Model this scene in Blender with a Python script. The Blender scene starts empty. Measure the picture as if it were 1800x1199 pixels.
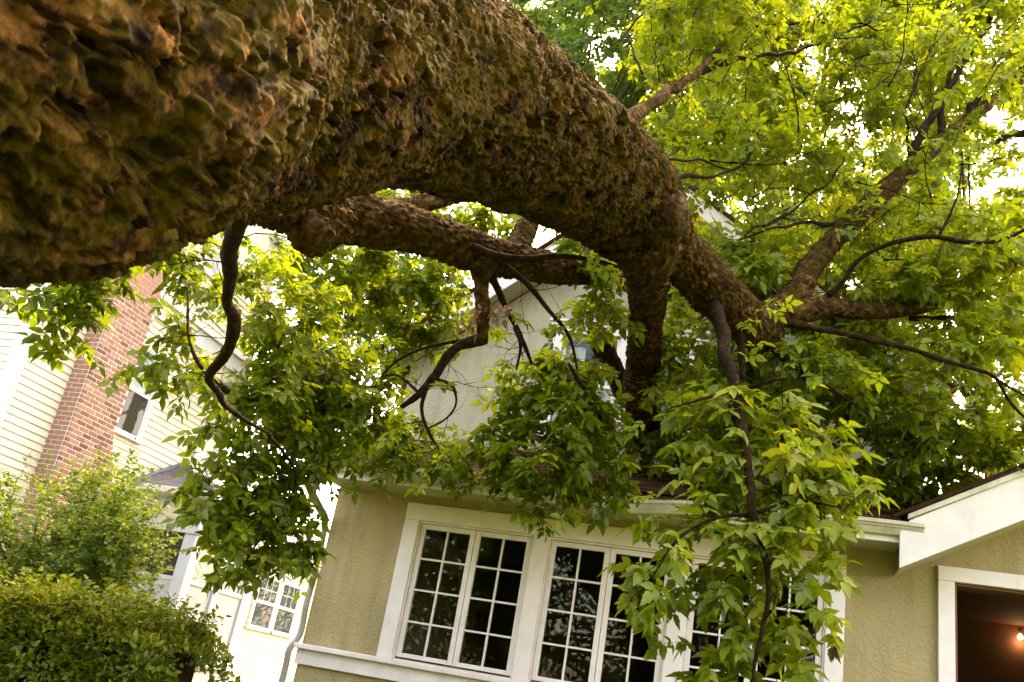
import bpy, math, random
import numpy as np
from math import radians, sin, cos, pi
random.seed(7); rng = np.random.default_rng(7)
sc = bpy.context.scene; COL = sc.collection

# ------------------------------------------------------------------ camera
FPX = 1605.9
PITCH, ROLL, YAW = radians(21.395), radians(10.337), radians(-17.575)
CAM = np.array([0., 0., 1.4]); H = 1.4          # eye height above the lawn
_F = np.array([sin(YAW)*cos(PITCH), cos(YAW)*cos(PITCH), sin(PITCH)])
_R0 = np.array([cos(YAW), -sin(YAW), 0.]); _U0 = np.cross(_R0, _F)
_R = cos(ROLL)*_R0 + sin(ROLL)*_U0; _U = -sin(ROLL)*_R0 + cos(ROLL)*_U0
cd = bpy.data.cameras.new('camera'); cam = bpy.data.objects.new('camera', cd); COL.objects.link(cam)
from mathutils import Matrix, Vector
M = Matrix.Identity(4)
for i in range(3):
    M[i][0], M[i][1], M[i][2], M[i][3] = _R[i], _U[i], -_F[i], CAM[i]
cam.matrix_world = M
cd.sensor_width = 36; cd.lens = FPX/1800*36; cd.clip_end = 3000; cd.clip_start = 0.05
sc.camera = cam
cd.dof.use_dof = True; cd.dof.focus_distance = 8.5; cd.dof.aperture_fstop = 9.0
def at(x, y, d):                                # point seen at photo pixel x, y, d metres in front
    return CAM + d*(_R*(x-900)/FPX - _U*(y-599.5)/FPX + _F)

# ------------------------------------------------------------------ light
SUN_AZ, SUN_EL = radians(9), radians(58)     # azimuth right of +Y: behind the stucco house, to the right
w = bpy.data.worlds.new('World'); sc.world = w; w.use_nodes = True
nt = w.node_tree; nt.nodes.clear()
sky = nt.nodes.new('ShaderNodeTexSky'); sky.sky_type = 'NISHITA'; sky.sun_disc = False
sky.sun_elevation = SUN_EL; sky.sun_rotation = SUN_AZ
sky.air_density = 1.0; sky.dust_density = 4.0; sky.ozone_density = 0.6
tint = nt.nodes.new('ShaderNodeMixRGB'); tint.blend_type = 'MULTIPLY'; tint.inputs[0].default_value = 1
tint.inputs[2].default_value = (1.25, 1.0, .72, 1)
bg = nt.nodes.new('ShaderNodeBackground'); bg.inputs[1].default_value = 0.15
wo = nt.nodes.new('ShaderNodeOutputWorld')
nt.links.new(sky.outputs[0], tint.inputs[1]); nt.links.new(tint.outputs[0], bg.inputs[0]); nt.links.new(bg.outputs[0], wo.inputs[0])
sd = bpy.data.lights.new('sun', 'SUN'); sd.energy = 1.3; sd.angle = radians(10); sd.color = (1., .80, .50)
sun = bpy.data.objects.new('sun', sd); COL.objects.link(sun)
sv = Vector((sin(SUN_AZ)*cos(SUN_EL), cos(SUN_AZ)*cos(SUN_EL), sin(SUN_EL)))
sun.rotation_euler = sv.to_track_quat('Z', 'Y').to_euler(); sun.location = sv*40
vs = sc.view_settings; vs.view_transform = 'Standard'; vs.look = 'None'; vs.gamma = 1; vs.exposure = 4.0
sc.cycles.use_denoising = True
sc.cycles.max_bounces = 8; sc.cycles.diffuse_bounces = 4; sc.cycles.glossy_bounces = 3
sc.cycles.transmission_bounces = 4; sc.cycles.transparent_max_bounces = 8
sc.cycles.caustics_reflective = False; sc.cycles.caustics_refractive = False

# ------------------------------------------------------------------ materials
def new_mat(name):
    m = bpy.data.materials.new(name); m.use_nodes = True
    return m, m.node_tree, m.node_tree.nodes['Principled BSDF']
def noise_node(nt, scale, detail=4, rough=.6, coord='Object', stretch=None):
    tc = nt.nodes.new('ShaderNodeTexCoord'); n = nt.nodes.new('ShaderNodeTexNoise')
    n.inputs['Scale'].default_value = scale; n.inputs['Detail'].default_value = detail; n.inputs['Roughness'].default_value = rough
    if stretch:
        mp = nt.nodes.new('ShaderNodeMapping'); mp.inputs['Scale'].default_value = stretch
        nt.links.new(tc.outputs[coord], mp.inputs[0]); nt.links.new(mp.outputs[0], n.inputs[0])
    else:
        nt.links.new(tc.outputs[coord], n.inputs[0])
    return n
def ramp(nt, src, stops):
    r = nt.nodes.new('ShaderNodeValToRGB'); e = r.color_ramp.elements
    while len(e) < len(stops): e.new(.5)
    for k, (p, c) in enumerate(stops): e[k].position = p; e[k].color = (*c, 1)
    nt.links.new(src, r.inputs[0]); return r
def bump(nt, src, bsdf, strength=.3, dist=.01):
    b = nt.nodes.new('ShaderNodeBump'); b.inputs['Strength'].default_value = strength; b.inputs['Distance'].default_value = dist
    nt.links.new(src, b.inputs['Height']); nt.links.new(b.outputs[0], bsdf.inputs['Normal'])
def paint(name, col, var=.12, scale=3, rough=.6, bs=.1, bdist=.004, bscale=60, objvar=0.):
    m, nt, b = new_mat(name)
    n = noise_node(nt, scale, 6, .65)
    lo = tuple(c*(1-var) for c in col); hi = tuple(min(1, c*(1+var)) for c in col)
    r = ramp(nt, n.outputs[0], [(.3, lo), (.7, hi)])
    out = r.outputs[0]
    if objvar:
        oi = nt.nodes.new('ShaderNodeObjectInfo'); hs = nt.nodes.new('ShaderNodeHueSaturation')
        mr = nt.nodes.new('ShaderNodeMapRange'); mr.inputs[3].default_value = 1-objvar; mr.inputs[4].default_value = 1+objvar
        nt.links.new(oi.outputs['Random'], mr.inputs[0]); nt.links.new(mr.outputs[0], hs.inputs['Value']); nt.links.new(out, hs.inputs['Color'])
        out = hs.outputs[0]
    ng = noise_node(nt, 1., 8, .75, stretch=(5, 5, 1.2)); rg_ = ramp(nt, ng.outputs[0], [(.30, (.74, .70, .62)), (.50, (1, 1, 1))])
    mg = nt.nodes.new('ShaderNodeMixRGB'); mg.blend_type = 'MULTIPLY'; mg.inputs[0].default_value = .55
    nt.links.new(out, mg.inputs[1]); nt.links.new(rg_.outputs[0], mg.inputs[2]); out = mg.outputs[0]
    nt.links.new(out, b.inputs['Base Color']); b.inputs['Roughness'].default_value = rough
    bump(nt, noise_node(nt, bscale, 3, .6).outputs[0], b, bs, bdist)
    return m
MAT = {}
MAT['white'] = paint('white_paint', (.68, .57, .56), .08, 5, .5)
MAT['fascia'] = paint('fascia_paint', (.64, .555, .53), .10, 2.5, .55)
MAT['gutter'] = paint('gutter_metal', (.50, .43, .32), .25, 4, .45)
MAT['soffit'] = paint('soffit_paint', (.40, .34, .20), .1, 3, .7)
MAT['downspout'] = paint('downspout_metal', (.25, .22, .19), .15, 6, .5)
MAT['cream'] = paint('cream_clapboard', (.64, .575, .44), .04, 6, .6, objvar=.03)
MAT['trim2'] = paint('white_trim', (.52, .50, .52), .05, 4, .55)
MAT['mortar'] = paint('mortar', (.68, .62, .58), .10, 14, .9, .4, .004, 90)
MAT['screen'] = paint('grey_screen', (.42, .40, .40), .12, 5, .7)
MAT['dim_room'] = paint('dim_room', (.045, .055, .085), .3, 5, .8)
MAT['curtain'] = paint('curtain', (.55, .53, .50), .15, 9, .9)
MAT['blind'] = paint('blue_blind', (.50, .56, .60), .08, 9, .8)
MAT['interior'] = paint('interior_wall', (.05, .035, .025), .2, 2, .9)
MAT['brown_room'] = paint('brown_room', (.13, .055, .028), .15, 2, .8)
MAT['darkmetal'] = paint('dark_metal', (.03, .03, .03), .2, 6, .5)
MAT['flashing'] = paint('blue_grey_flashing', (.09, .085, .13), .2, 12, .7, .4, .006, 60)
# stucco: olive beige, rough with small pits
m, nt, b = new_mat('stucco'); MAT['stucco'] = m
n1 = noise_node(nt, 1.6, 6, .65); r1 = ramp(nt, n1.outputs[0], [(.3, (.335, .25, .118)), (.55, (.385, .288, .142)), (.75, (.42, .318, .162))])
nd = noise_node(nt, 1., 6, .7, stretch=(7, 7, .5)); rd_ = ramp(nt, nd.outputs[0], [(.34, (.58, .55, .50)), (.56, (1, 1, 1))])
nf = noise_node(nt, 45, 3, .6); rf = ramp(nt, nf.outputs[0], [(.24, (.6, .58, .55)), (.36, (1, 1, 1))])
mxa = nt.nodes.new('ShaderNodeMixRGB'); mxa.blend_type = 'MULTIPLY'; mxa.inputs[0].default_value = .4; mxb = nt.nodes.new('ShaderNodeMixRGB'); mxb.blend_type = 'MULTIPLY'; mxb.inputs[0].default_value = .8
nt.links.new(r1.outputs[0], mxa.inputs[1]); nt.links.new(rd_.outputs[0], mxa.inputs[2]); nt.links.new(mxa.outputs[0], mxb.inputs[1]); nt.links.new(rf.outputs[0], mxb.inputs[2])
nt.links.new(mxb.outputs[0], b.inputs['Base Color']); b.inputs['Roughness'].default_value = .92
nb = noise_node(nt, 38, 8, .78); v = nt.nodes.new('ShaderNodeTexVoronoi'); v.inputs['Scale'].default_value = 34
tc = nt.nodes.new('ShaderNodeTexCoord'); nt.links.new(tc.outputs['Object'], v.inputs[0])
mx = nt.nodes.new('ShaderNodeMath'); mx.operation = 'MULTIPLY_ADD'; mx.inputs[1].default_value = .5
nt.links.new(v.outputs[0], mx.inputs[0]); nt.links.new(nb.outputs[0], mx.inputs[2]); bump(nt, mx.outputs[0], b, .62, .03)
MAT['stucco_pale'] = m.copy(); MAT['stucco_pale'].name = 'stucco_pale'
for nd_ in MAT['stucco_pale'].node_tree.nodes:
    if nd_.type == 'VALTORGB' and abs(nd_.color_ramp.elements[0].color[0]-.335) < .01:
        for e_, c_ in zip(nd_.color_ramp.elements, ((.36, .305, .225), (.40, .34, .25), (.44, .375, .28))): e_.color = (*c_, 1)
# brick
m, nt, b = new_mat('brick'); MAT['brick'] = m
oi = nt.nodes.new('ShaderNodeObjectInfo')
r1 = ramp(nt, oi.outputs['Random'], [(0, (.14, .052, .028)), (.3, (.27, .115, .07)), (.65, (.33, .155, .10)), (1, (.39, .205, .14))])
n1 = noise_node(nt, 30, 5, .7); mm = nt.nodes.new('ShaderNodeMixRGB'); mm.blend_type = 'MULTIPLY'; mm.inputs[0].default_value = .3
nt.links.new(r1.outputs[0], mm.inputs[1]); nt.links.new(n1.outputs[0], mm.inputs[2]); nt.links.new(mm.outputs[0], b.inputs['Base Color'])
b.inputs['Roughness'].default_value = .85; bump(nt, n1.outputs[0], b, .5, .006)
# shingles
def shingle_mat(name, a, c):
    m, nt, b = new_mat(name); MAT[name] = m
    oi = nt.nodes.new('ShaderNodeObjectInfo'); r1 = ramp(nt, oi.outputs['Random'], [(0, a), (1, c)])
    n1 = noise_node(nt, 90, 4, .8); mm = nt.nodes.new('ShaderNodeMixRGB'); mm.blend_type = 'MULTIPLY'; mm.inputs[0].default_value = .7
    nt.links.new(r1.outputs[0], mm.inputs[1]); nt.links.new(n1.outputs[0], mm.inputs[2]); nt.links.new(mm.outputs[0], b.inputs['Base Color'])
    b.inputs['Roughness'].default_value = .95; b.inputs['Specular IOR Level'].default_value = .1; bump(nt, n1.outputs[0], b, .6, .01)
shingle_mat('brown_shingle', (.050, .018, .010), (.10, .036, .02))
shingle_mat('slate_shingle', (.16, .14, .17), (.26, .22, .25))
# glass: clear pane, fresnel mirror over see-through
def glass_mat(name, tint=(.9, .92, .9), boost=1.0):
    m = bpy.data.materials.new(name); m.use_nodes = True; nt = m.node_tree; nt.nodes.clear()
    o = nt.nodes.new('ShaderNodeOutputMaterial'); mix = nt.nodes.new('ShaderNodeMixShader')
    fr = nt.nodes.new('ShaderNodeFresnel'); fr.inputs[0].default_value = 1.52
    mu = nt.nodes.new('ShaderNodeMath'); mu.operation = 'MULTIPLY'; mu.inputs[1].default_value = boost; mu.use_clamp = True
    t = nt.nodes.new('ShaderNodeBsdfTransparent'); t.inputs[0].default_value = (*tint, 1)
    g = nt.nodes.new('ShaderNodeBsdfGlossy'); g.inputs['Roughness'].default_value = .015
    ge = nt.nodes.new('ShaderNodeNewGeometry'); inv = nt.nodes.new('ShaderNodeMath'); inv.operation = 'SUBTRACT'; inv.inputs[0].default_value = 1
    m2 = nt.nodes.new('ShaderNodeMath'); m2.operation = 'MULTIPLY'     # a thin sheet mirrors once, at its front face
    nt.links.new(ge.outputs['Backfacing'], inv.inputs[1]); nt.links.new(fr.outputs[0], mu.inputs[0]); nt.links.new(mu.outputs[0], m2.inputs[0]); nt.links.new(inv.outputs[0], m2.inputs[1])
    nt.links.new(m2.outputs[0], mix.inputs[0])
    nt.links.new(t.outputs[0], mix.inputs[1]); nt.links.new(g.outputs[0], mix.inputs[2]); nt.links.new(mix.outputs[0], o.inputs[0])
    n = noise_node(nt, 1.7, 2, .5); bp = nt.nodes.new('ShaderNodeBump'); bp.inputs['Strength'].default_value = .02; bp.inputs['Distance'].default_value = .05
    nt.links.new(n.outputs[0], bp.inputs['Height']); nt.links.new(bp.outputs[0], g.inputs['Normal'])
    MAT[name] = m
glass_mat('glass', boost=.65)
# leaves: diffuse + translucent, colour by a per-leaf random number
def leaf_mat(name, stops, tr=.45, tfac=(1.2, 1.25, .4), spec=.014):
    m = bpy.data.materials.new(name); m.use_nodes = True; nt = m.node_tree; nt.nodes.clear()
    o = nt.nodes.new('ShaderNodeOutputMaterial')
    a = nt.nodes.new('ShaderNodeAttribute'); a.attribute_name = 'tint'
    r = ramp(nt, a.outputs['Fac'], stops)
    d = nt.nodes.new('ShaderNodeBsdfDiffuse'); t = nt.nodes.new('ShaderNodeBsdfTranslucent')
    g = nt.nodes.new('ShaderNodeBsdfGlossy'); g.inputs['Roughness'].default_value = .38; g.inputs[0].default_value = (1, 1, 1, 1)
    mu = nt.nodes.new('ShaderNodeMixRGB'); mu.blend_type = 'MULTIPLY'; mu.inputs[0].default_value = 1; mu.inputs[2].default_value = (*tfac, 1)
    nt.links.new(r.outputs[0], d.inputs[0]); nt.links.new(r.outputs[0], mu.inputs[1]); nt.links.new(mu.outputs[0], t.inputs[0])
    m1 = nt.nodes.new('ShaderNodeMixShader'); m1.inputs[0].default_value = tr
    nt.links.new(d.outputs[0], m1.inputs[1]); nt.links.new(t.outputs[0], m1.inputs[2])
    m2 = nt.nodes.new('ShaderNodeMixShader'); m2.inputs[0].default_value = spec
    nt.links.new(m1.outputs[0], m2.inputs[1]); nt.links.new(g.outputs[0], m2.inputs[2]); nt.links.new(m2.outputs[0], o.inputs[0])
    MAT[name] = m
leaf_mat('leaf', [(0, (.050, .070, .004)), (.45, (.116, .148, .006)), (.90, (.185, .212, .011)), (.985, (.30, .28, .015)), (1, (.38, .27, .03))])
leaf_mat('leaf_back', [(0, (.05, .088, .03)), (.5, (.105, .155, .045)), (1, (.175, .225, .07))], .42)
leaf_mat('leaf_hedge', [(0, (.035, .055, .004)), (.5, (.095, .120, .007)), (.9, (.20, .20, .012)), (1, (.28, .24, .02))], .35)
leaf_mat('leaf_shrub', [(0, (.055, .090, .014)), (.6, (.14, .185, .03)), (1, (.27, .26, .05))], .4)
leaf_mat('leaf_dry', [(0, (.10, .045, .02)), (1, (.34, .22, .14))], .3)
def bark_mat(name, fine=1., moss=.5, base=((.006, .0026, .0008), (.034, .017, .0045), (.13, .070, .024)), mossc=((.014, .011, .0008), (.060, .046, .003))):
    m, nt, b = new_mat(name); MAT[name] = m
    n1 = noise_node(nt, 9*fine, 8, .7); r1 = ramp(nt, n1.outputs[0], [(.32, base[0]), (.50, base[1]), (.66, base[2])])
    n2 = noise_node(nt, 5.2, 8, .78); r2 = ramp(nt, n2.outputs[0], [(.62-.24*moss, (0, 0, 0)), (.74-.24*moss, (1, 1, 1))])
    n3 = noise_node(nt, 40*fine, 5, .7); r3 = ramp(nt, n3.outputs[0], [(.3, mossc[0]), (.7, mossc[1])])
    mm = nt.nodes.new('ShaderNodeMixRGB'); sc_ = nt.nodes.new('ShaderNodeMath'); sc_.operation = 'MULTIPLY'; sc_.inputs[1].default_value = .8
    nt.links.new(r2.outputs[0], sc_.inputs[0]); nt.links.new(sc_.outputs[0], mm.inputs[0]); nt.links.new(r1.outputs[0], mm.inputs[1]); nt.links.new(r3.outputs[0], mm.inputs[2])
    # pale tan flecks
    n4 = noise_node(nt, 17*fine, 5, .65); r4 = ramp(nt, n4.outputs[0], [(.64, (0, 0, 0)), (.74, (.38, .38, .38))])
    m3 = nt.nodes.new('ShaderNodeMixRGB'); m3.inputs[2].default_value = (.20, .10, .038, 1)
    nt.links.new(r4.outputs[0], m3.inputs[0]); nt.links.new(mm.outputs[0], m3.inputs[1])
    nt.links.new(m3.outputs[0], b.inputs['Base Color']); b.inputs['Roughness'].default_value = .93; b.inputs['Specular IOR Level'].default_value = .05
    n5 = noise_node(nt, 55*fine, 8, .75); bump(nt, n5.outputs[0], b, .8, .012/fine)
bark_mat('bark', 1., .85, ((.0010, .0004, .0001), (.009, .0034, .0004), (.14, .062, .012)), ((.0045, .0030, .0001), (.074, .050, .0005)))
bark_mat('bark_limb', 1.8, .5)
bark_mat('bark_twig', 3., .1, ((.005, .003, .0015), (.014, .0075, .0035), (.035, .018, .008)))
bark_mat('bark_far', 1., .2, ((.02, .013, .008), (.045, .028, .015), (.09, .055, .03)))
m, nt, b = new_mat('grass'); MAT['grass'] = m
r1 = ramp(nt, noise_node(nt, 6, 8, .7).outputs[0], [(.3, (.03, .05, .01)), (.7, (.08, .10, .02))])
nt.links.new(r1.outputs[0], b.inputs['Base Color']); b.inputs['Roughness'].default_value = .9
m, nt, b = new_mat('bulb'); MAT['bulb'] = m
b.inputs['Emission Color'].default_value = (1, .62, .28, 1); b.inputs['Emission Strength'].default_value = 1.2
m, nt, b = new_mat('torn_wood'); MAT['torn_wood'] = m
r1 = ramp(nt, noise_node(nt, 30, 6, .7, stretch=(1, 1, .2)).outputs[0], [(.3, (.42, .27, .14)), (.7, (.72, .58, .42))])
nt.links.new(r1.outputs[0], b.inputs['Base Color']); b.inputs['Roughness'].default_value = .85

# ------------------------------------------------------------------ helpers
def origin(o):
    p = np.zeros(3)
    while o is not None: p += np.array(o.location); o = o.parent
    return p
def mesh_from(name, V, faces, smooth=False):
    me = bpy.data.meshes.new(name)
    if isinstance(faces, np.ndarray):
        V = np.asarray(V, np.float32); nf, k = faces.shape
        me.vertices.add(len(V)); me.vertices.foreach_set('co', V.ravel())
        me.loops.add(nf*k); me.loops.foreach_set('vertex_index', faces.astype(np.int32).ravel())
        me.polygons.add(nf); me.polygons.foreach_set('loop_start', np.arange(0, nf*k, k, dtype=np.int32))
        me.polygons.foreach_set('loop_total', np.full(nf, k, np.int32))
        if smooth: me.polygons.foreach_set('use_smooth', np.ones(nf, bool))
        me.update(calc_edges=True)
    else:
        me.from_pydata([tuple(v) for v in V], [], faces)
        if smooth:
            me.polygons.foreach_set('use_smooth', np.ones(len(me.polygons), bool))
        me.update()
    return me
def link(name, me, mat, parent=None, loc=None):
    o = bpy.data.objects.new(name, me)
    if mat and me is not None and not me.materials: me.materials.append(MAT[mat] if isinstance(mat, str) else mat)
    COL.objects.link(o)
    if parent is not None: o.parent = parent
    if loc is not None: o.location = loc
    return o
def part(name, V, faces, mat, parent=None, smooth=False, **props):   # verts in world coordinates
    V = np.asarray(V, float)
    if parent is not None: V = V - origin(parent)
    o = link(name, mesh_from(name, V, faces, smooth), mat, parent)
    for k, val in props.items(): o[k] = val
    return o
def thing(name, label, cat, loc, group=None):
    o = bpy.data.objects.new(name, None); COL.objects.link(o); o.location = loc; o.empty_display_size = .2
    o['label'] = label; o['category'] = cat
    if group: o['group'] = group
    return o
class B:
    def __init__(s): s.v = []; s.f = []
    def box(s, x0, x1, y0, y1, z0, z1):
        n = len(s.v)
        s.v += [(x, y, z) for z in (z0, z1) for y in (y0, y1) for x in (x0, x1)]
        s.f += [tuple(n+i for i in q) for q in ((0, 2, 3, 1), (4, 5, 7, 6), (0, 1, 5, 4), (2, 6, 7, 3), (0, 4, 6, 2), (1, 3, 7, 5))]
        return s
    def prism(s, poly, ext):      # polygon of 3-D points extruded by vector ext
        n = len(s.v); k = len(poly); ext = np.array(ext)
        s.v += [tuple(p) for p in poly] + [tuple(np.array(p)+ext) for p in poly]
        s.f += [tuple(n+i for i in range(k)), tuple(n+k+i for i in reversed(range(k)))]
        s.f += [(n+i, n+k+i, n+k+(i+1) % k, n+(i+1) % k) for i in range(k)]
        return s
    def put(s, name, mat, parent=None, bevel=0, **props):
        o = part(name, s.v, s.f, mat, parent, **props)
        import bmesh
        bm = bmesh.new(); bm.from_mesh(o.data); bmesh.ops.recalc_face_normals(bm, faces=bm.faces); 
        if bevel: bmesh.ops.bevel(bm, geom=list(bm.edges), offset=bevel, segments=2, affect='EDGES', profile=.5)
        bm.to_mesh(o.data); bm.free()
        return o
# --- noise in numpy
def _hash(ix, iy, iz, k=0):
    h = (ix*374761393 + iy*668265263 + iz*2147483647 + k*1274126177) & 0xffffffff
    h = ((h ^ (h >> 13))*1274126177) & 0xffffffff
    h = ((h ^ (h >> 16))*2246822519) & 0xffffffff
    return ((h ^ (h >> 15)) & 0xffffff)/float(0xffffff)
def vnoise(P):
    I = np.floor(P).astype(np.int64); f = P-I; f = f*f*f*(f*(f*6-15)+10)
    out = 0
    for a in (0, 1):
        for b_ in (0, 1):
            for c in (0, 1):
                wgt = (f[:, 0] if a else 1-f[:, 0])*(f[:, 1] if b_ else 1-f[:, 1])*(f[:, 2] if c else 1-f[:, 2])
                out = out + wgt*_hash(I[:, 0]+a, I[:, 1]+b_, I[:, 2]+c)
    return out*2-1
def fbm(P, oct=4, gain=.5):
    o = 0; a = 1; t = 0
    for k in range(oct):
        o = o + a*vnoise(P*2**k + 17.3*k); t += a; a *= gain
    return o/t
def voro(P):                     # F1, F2 and a random number for the nearest cell
    I = np.floor(P).astype(np.int64); F1 = np.full(len(P), 9.); F2 = np.full(len(P), 9.); ID = np.zeros(len(P))
    for a in (-1, 0, 1):
        for b_ in (-1, 0, 1):
            for c in (-1, 0, 1):
                J = I+np.array([a, b_, c])
                q = np.stack([_hash(J[:, 0], J[:, 1], J[:, 2], k) for k in (1, 2, 3)], 1)*.9+.05+J
                d = np.sqrt(((q-P)**2).sum(1)); nr = d < F1
                F2 = np.where(nr, F1, np.minimum(F2, d)); ID = np.where(nr, _hash(J[:, 0], J[:, 1], J[:, 2], 5), ID); F1 = np.where(nr, d, F1)
    return F1, F2, ID
def sstep(x, a, b_): t = np.clip((x-a)/(b_-a), 0, 1); return t*t*(3-2*t)
# --- limbs
def spline(C, n):                # smooth curve through rows of C
    C = np.asarray(C, float)
    seg = np.maximum(np.linalg.norm(np.diff(C[:, :3], axis=0), axis=1), 1e-4); cum = np.r_[0, np.cumsum(seg)]
    m = np.zeros_like(C); sl = np.diff(C, axis=0)/seg[:, None]
    m[0], m[-1] = sl[0], sl[-1]
    for i in range(1, len(C)-1): m[i] = (sl[i-1]*seg[i]+sl[i]*seg[i-1])/(seg[i]+seg[i-1])
    t = np.linspace(0, cum[-1], n); i = np.clip(np.searchsorted(cum, t, side='right')-1, 0, len(seg)-1)
    h = seg[i][:, None]; u = (t-cum[i])[:, None]/h
    return (2*u**3-3*u**2+1)*C[i]+(u**3-2*u**2+u)*h*m[i]+(-2*u**3+3*u**2)*C[i+1]+(u**3-u**2)*h*m[i+1]
def tube(C, n, k, cap=True, bark=None, wob=0, cellsize=.08):
    """C rows: x, y, z, radius. returns V, quads, rings"""
    S = spline(C, n); P = S[:, :3].copy(); rad = np.maximum(S[:, 3], .0015)
    if wob:
        q = P*3+5; P += wob*np.stack([vnoise(q), vnoise(q+31), vnoise(q+67)], 1)
    T = np.gradient(P, axis=0); T /= np.linalg.norm(T, axis=1)[:, None]
    N = np.zeros_like(P); a = np.array([0, 0, 1.]) if abs(T[0, 2]) < .9 else np.array([1., 0, 0])
    for i in range(n):
        a = a - T[i]*(a@T[i]); a /= np.linalg.norm(a); N[i] = a
    Bn = np.cross(T, N)
    th = np.arange(k)*2*pi/k
    s = np.r_[0, np.cumsum(np.linalg.norm(np.diff(P, axis=0), axis=1))]
    dirv = N[:, None, :]*np.cos(th)[None, :, None] + Bn[:, None, :]*np.sin(th)[None, :, None]
    Rr = np.repeat(rad[:, None], k, 1)
    if bark:
        SS = np.repeat(s[:, None], k, 1).ravel(); RR = Rr.ravel(); TH = np.tile(th, n)
        Q = np.stack([SS, RR*np.cos(TH), RR*np.sin(TH)], 1)
        Rr = Rr + bark(Q, RR).reshape(n, k)
    V = (P[:, None, :] + dirv*Rr[:, :, None]).reshape(-1, 3)
    i = np.arange(n-1)[:, None]*k; j = np.arange(k)[None, :]; j2 = (j+1) % k
    Fq = np.stack([i+j, i+j2, i+k+j2, i+k+j], -1).reshape(-1, 4)
    if cap:
        V = np.vstack([V, P[0], P[-1]]); a0 = len(V)-2
        c1 = np.stack([np.full(k, a0), (np.arange(k)+1) % k, np.arange(k), np.full(k, a0)], -1)
        c2 = np.stack([np.full(k, a0+1), (n-1)*k+np.arange(k), (n-1)*k+(np.arange(k)+1) % k, np.full(k, a0+1)], -1)
        Fq = np.vstack([Fq, c1, c2])
    return V, Fq, P
def tri(Fq):                     # quads to a face list that tolerates the degenerate caps
    q = Fq[Fq[:, 0] != Fq[:, 3]]; c = Fq[Fq[:, 0] == Fq[:, 3]][:, :3]
    return np.vstack([q[:, :3], q[:, [0, 2, 3]], c])
def pxl(rows):                   # rows x, y, depth, radius in metres -> world rows
    return np.array([[*at(x, y, d), r] for x, y, d, r in rows])

exec_parts = []
# ================================================================== ground
g = B(); n = 40
part('lawn', [(-400, -400, 0), (400, -400, 0), (400, 400, 0), (-400, 400, 0)], [(0, 1, 2, 3)], 'grass', None, kind='structure')

# ================================================================== stucco house
Z = lambda z: z+H                # heights below are measured from the eye
house = thing('stucco_house', 'olive beige stucco house with white trimmed casement windows, the tree lying on its roof', 'house', (-1, 9, 0))
XL, XR = -4.48, 6.0
OX0, OX1, OZ0, OZ1 = -3.60, .67, .25, 1.73          # window group opening
DX0, DX1, DZ0, DZ1 = 1.55, 3.4, -.45, 1.70          # open doorway
wl = B()
wl.box(XL, OX0, 9, 9.22, 0, Z(1.92)); wl.box(OX0, OX1, 9, 9.22, 0, Z(OZ0)); wl.box(OX0, OX1, 9, 9.22, Z(OZ1), Z(1.92))
wl.box(OX1, DX0, 9, 9.22, 0, Z(1.92)); wl.box(DX0, DX1, 9, 9.22, Z(DZ1), Z(1.92)); wl.box(DX0, DX1, 9, 9.22, 0, Z(DZ0)); wl.box(DX1, XR, 9, 9.22, 0, Z(1.92))
wl.box(XL, XL+.22, 9.22, 16, 0, Z(2.6)); wl.box(XR-.22, XR, 9.22, 16, 0, Z(2.6)); wl.box(XL, XR, 16, 16.2, 0, Z(2.6))
# entry gable wall piece above the eave line, under the rake
wl.prism([(1.30, 9, Z(1.92)), (6.0, 9, Z(1.92)), (6.0, 9, Z(2.9)), (4.5, 9, Z(3.7)), (1.30, 9, Z(2.0))], (0, .22, 0))
front = wl.put('wall', 'stucco', house)
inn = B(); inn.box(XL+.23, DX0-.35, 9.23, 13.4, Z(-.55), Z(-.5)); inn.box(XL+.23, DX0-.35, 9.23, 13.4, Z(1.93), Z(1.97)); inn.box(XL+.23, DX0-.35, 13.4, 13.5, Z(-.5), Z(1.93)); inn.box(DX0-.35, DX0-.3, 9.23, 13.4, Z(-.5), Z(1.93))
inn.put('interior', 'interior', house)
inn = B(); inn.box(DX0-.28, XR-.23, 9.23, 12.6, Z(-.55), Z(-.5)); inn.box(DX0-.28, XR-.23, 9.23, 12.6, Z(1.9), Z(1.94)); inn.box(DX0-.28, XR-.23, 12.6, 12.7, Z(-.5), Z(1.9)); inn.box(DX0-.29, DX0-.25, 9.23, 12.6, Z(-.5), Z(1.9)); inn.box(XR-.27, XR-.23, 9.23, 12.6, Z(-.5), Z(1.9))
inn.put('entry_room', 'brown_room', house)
# sill band
s = B(); s.box(XL-.05, DX0-.16, 8.90, 9.06, Z(.165), Z(.215)); s.put('sill_band', 'white', house, bevel=.008)
for xa, xb in ((XL-.02, -1.9), (-1.897, DX0-.16)):
    s = B(); s.box(xa, xb, 8.955+random.uniform(0, .002), 9.05, Z(.02), Z(.164)); s.put('belly_board', 'white', house, bevel=.006)
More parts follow.
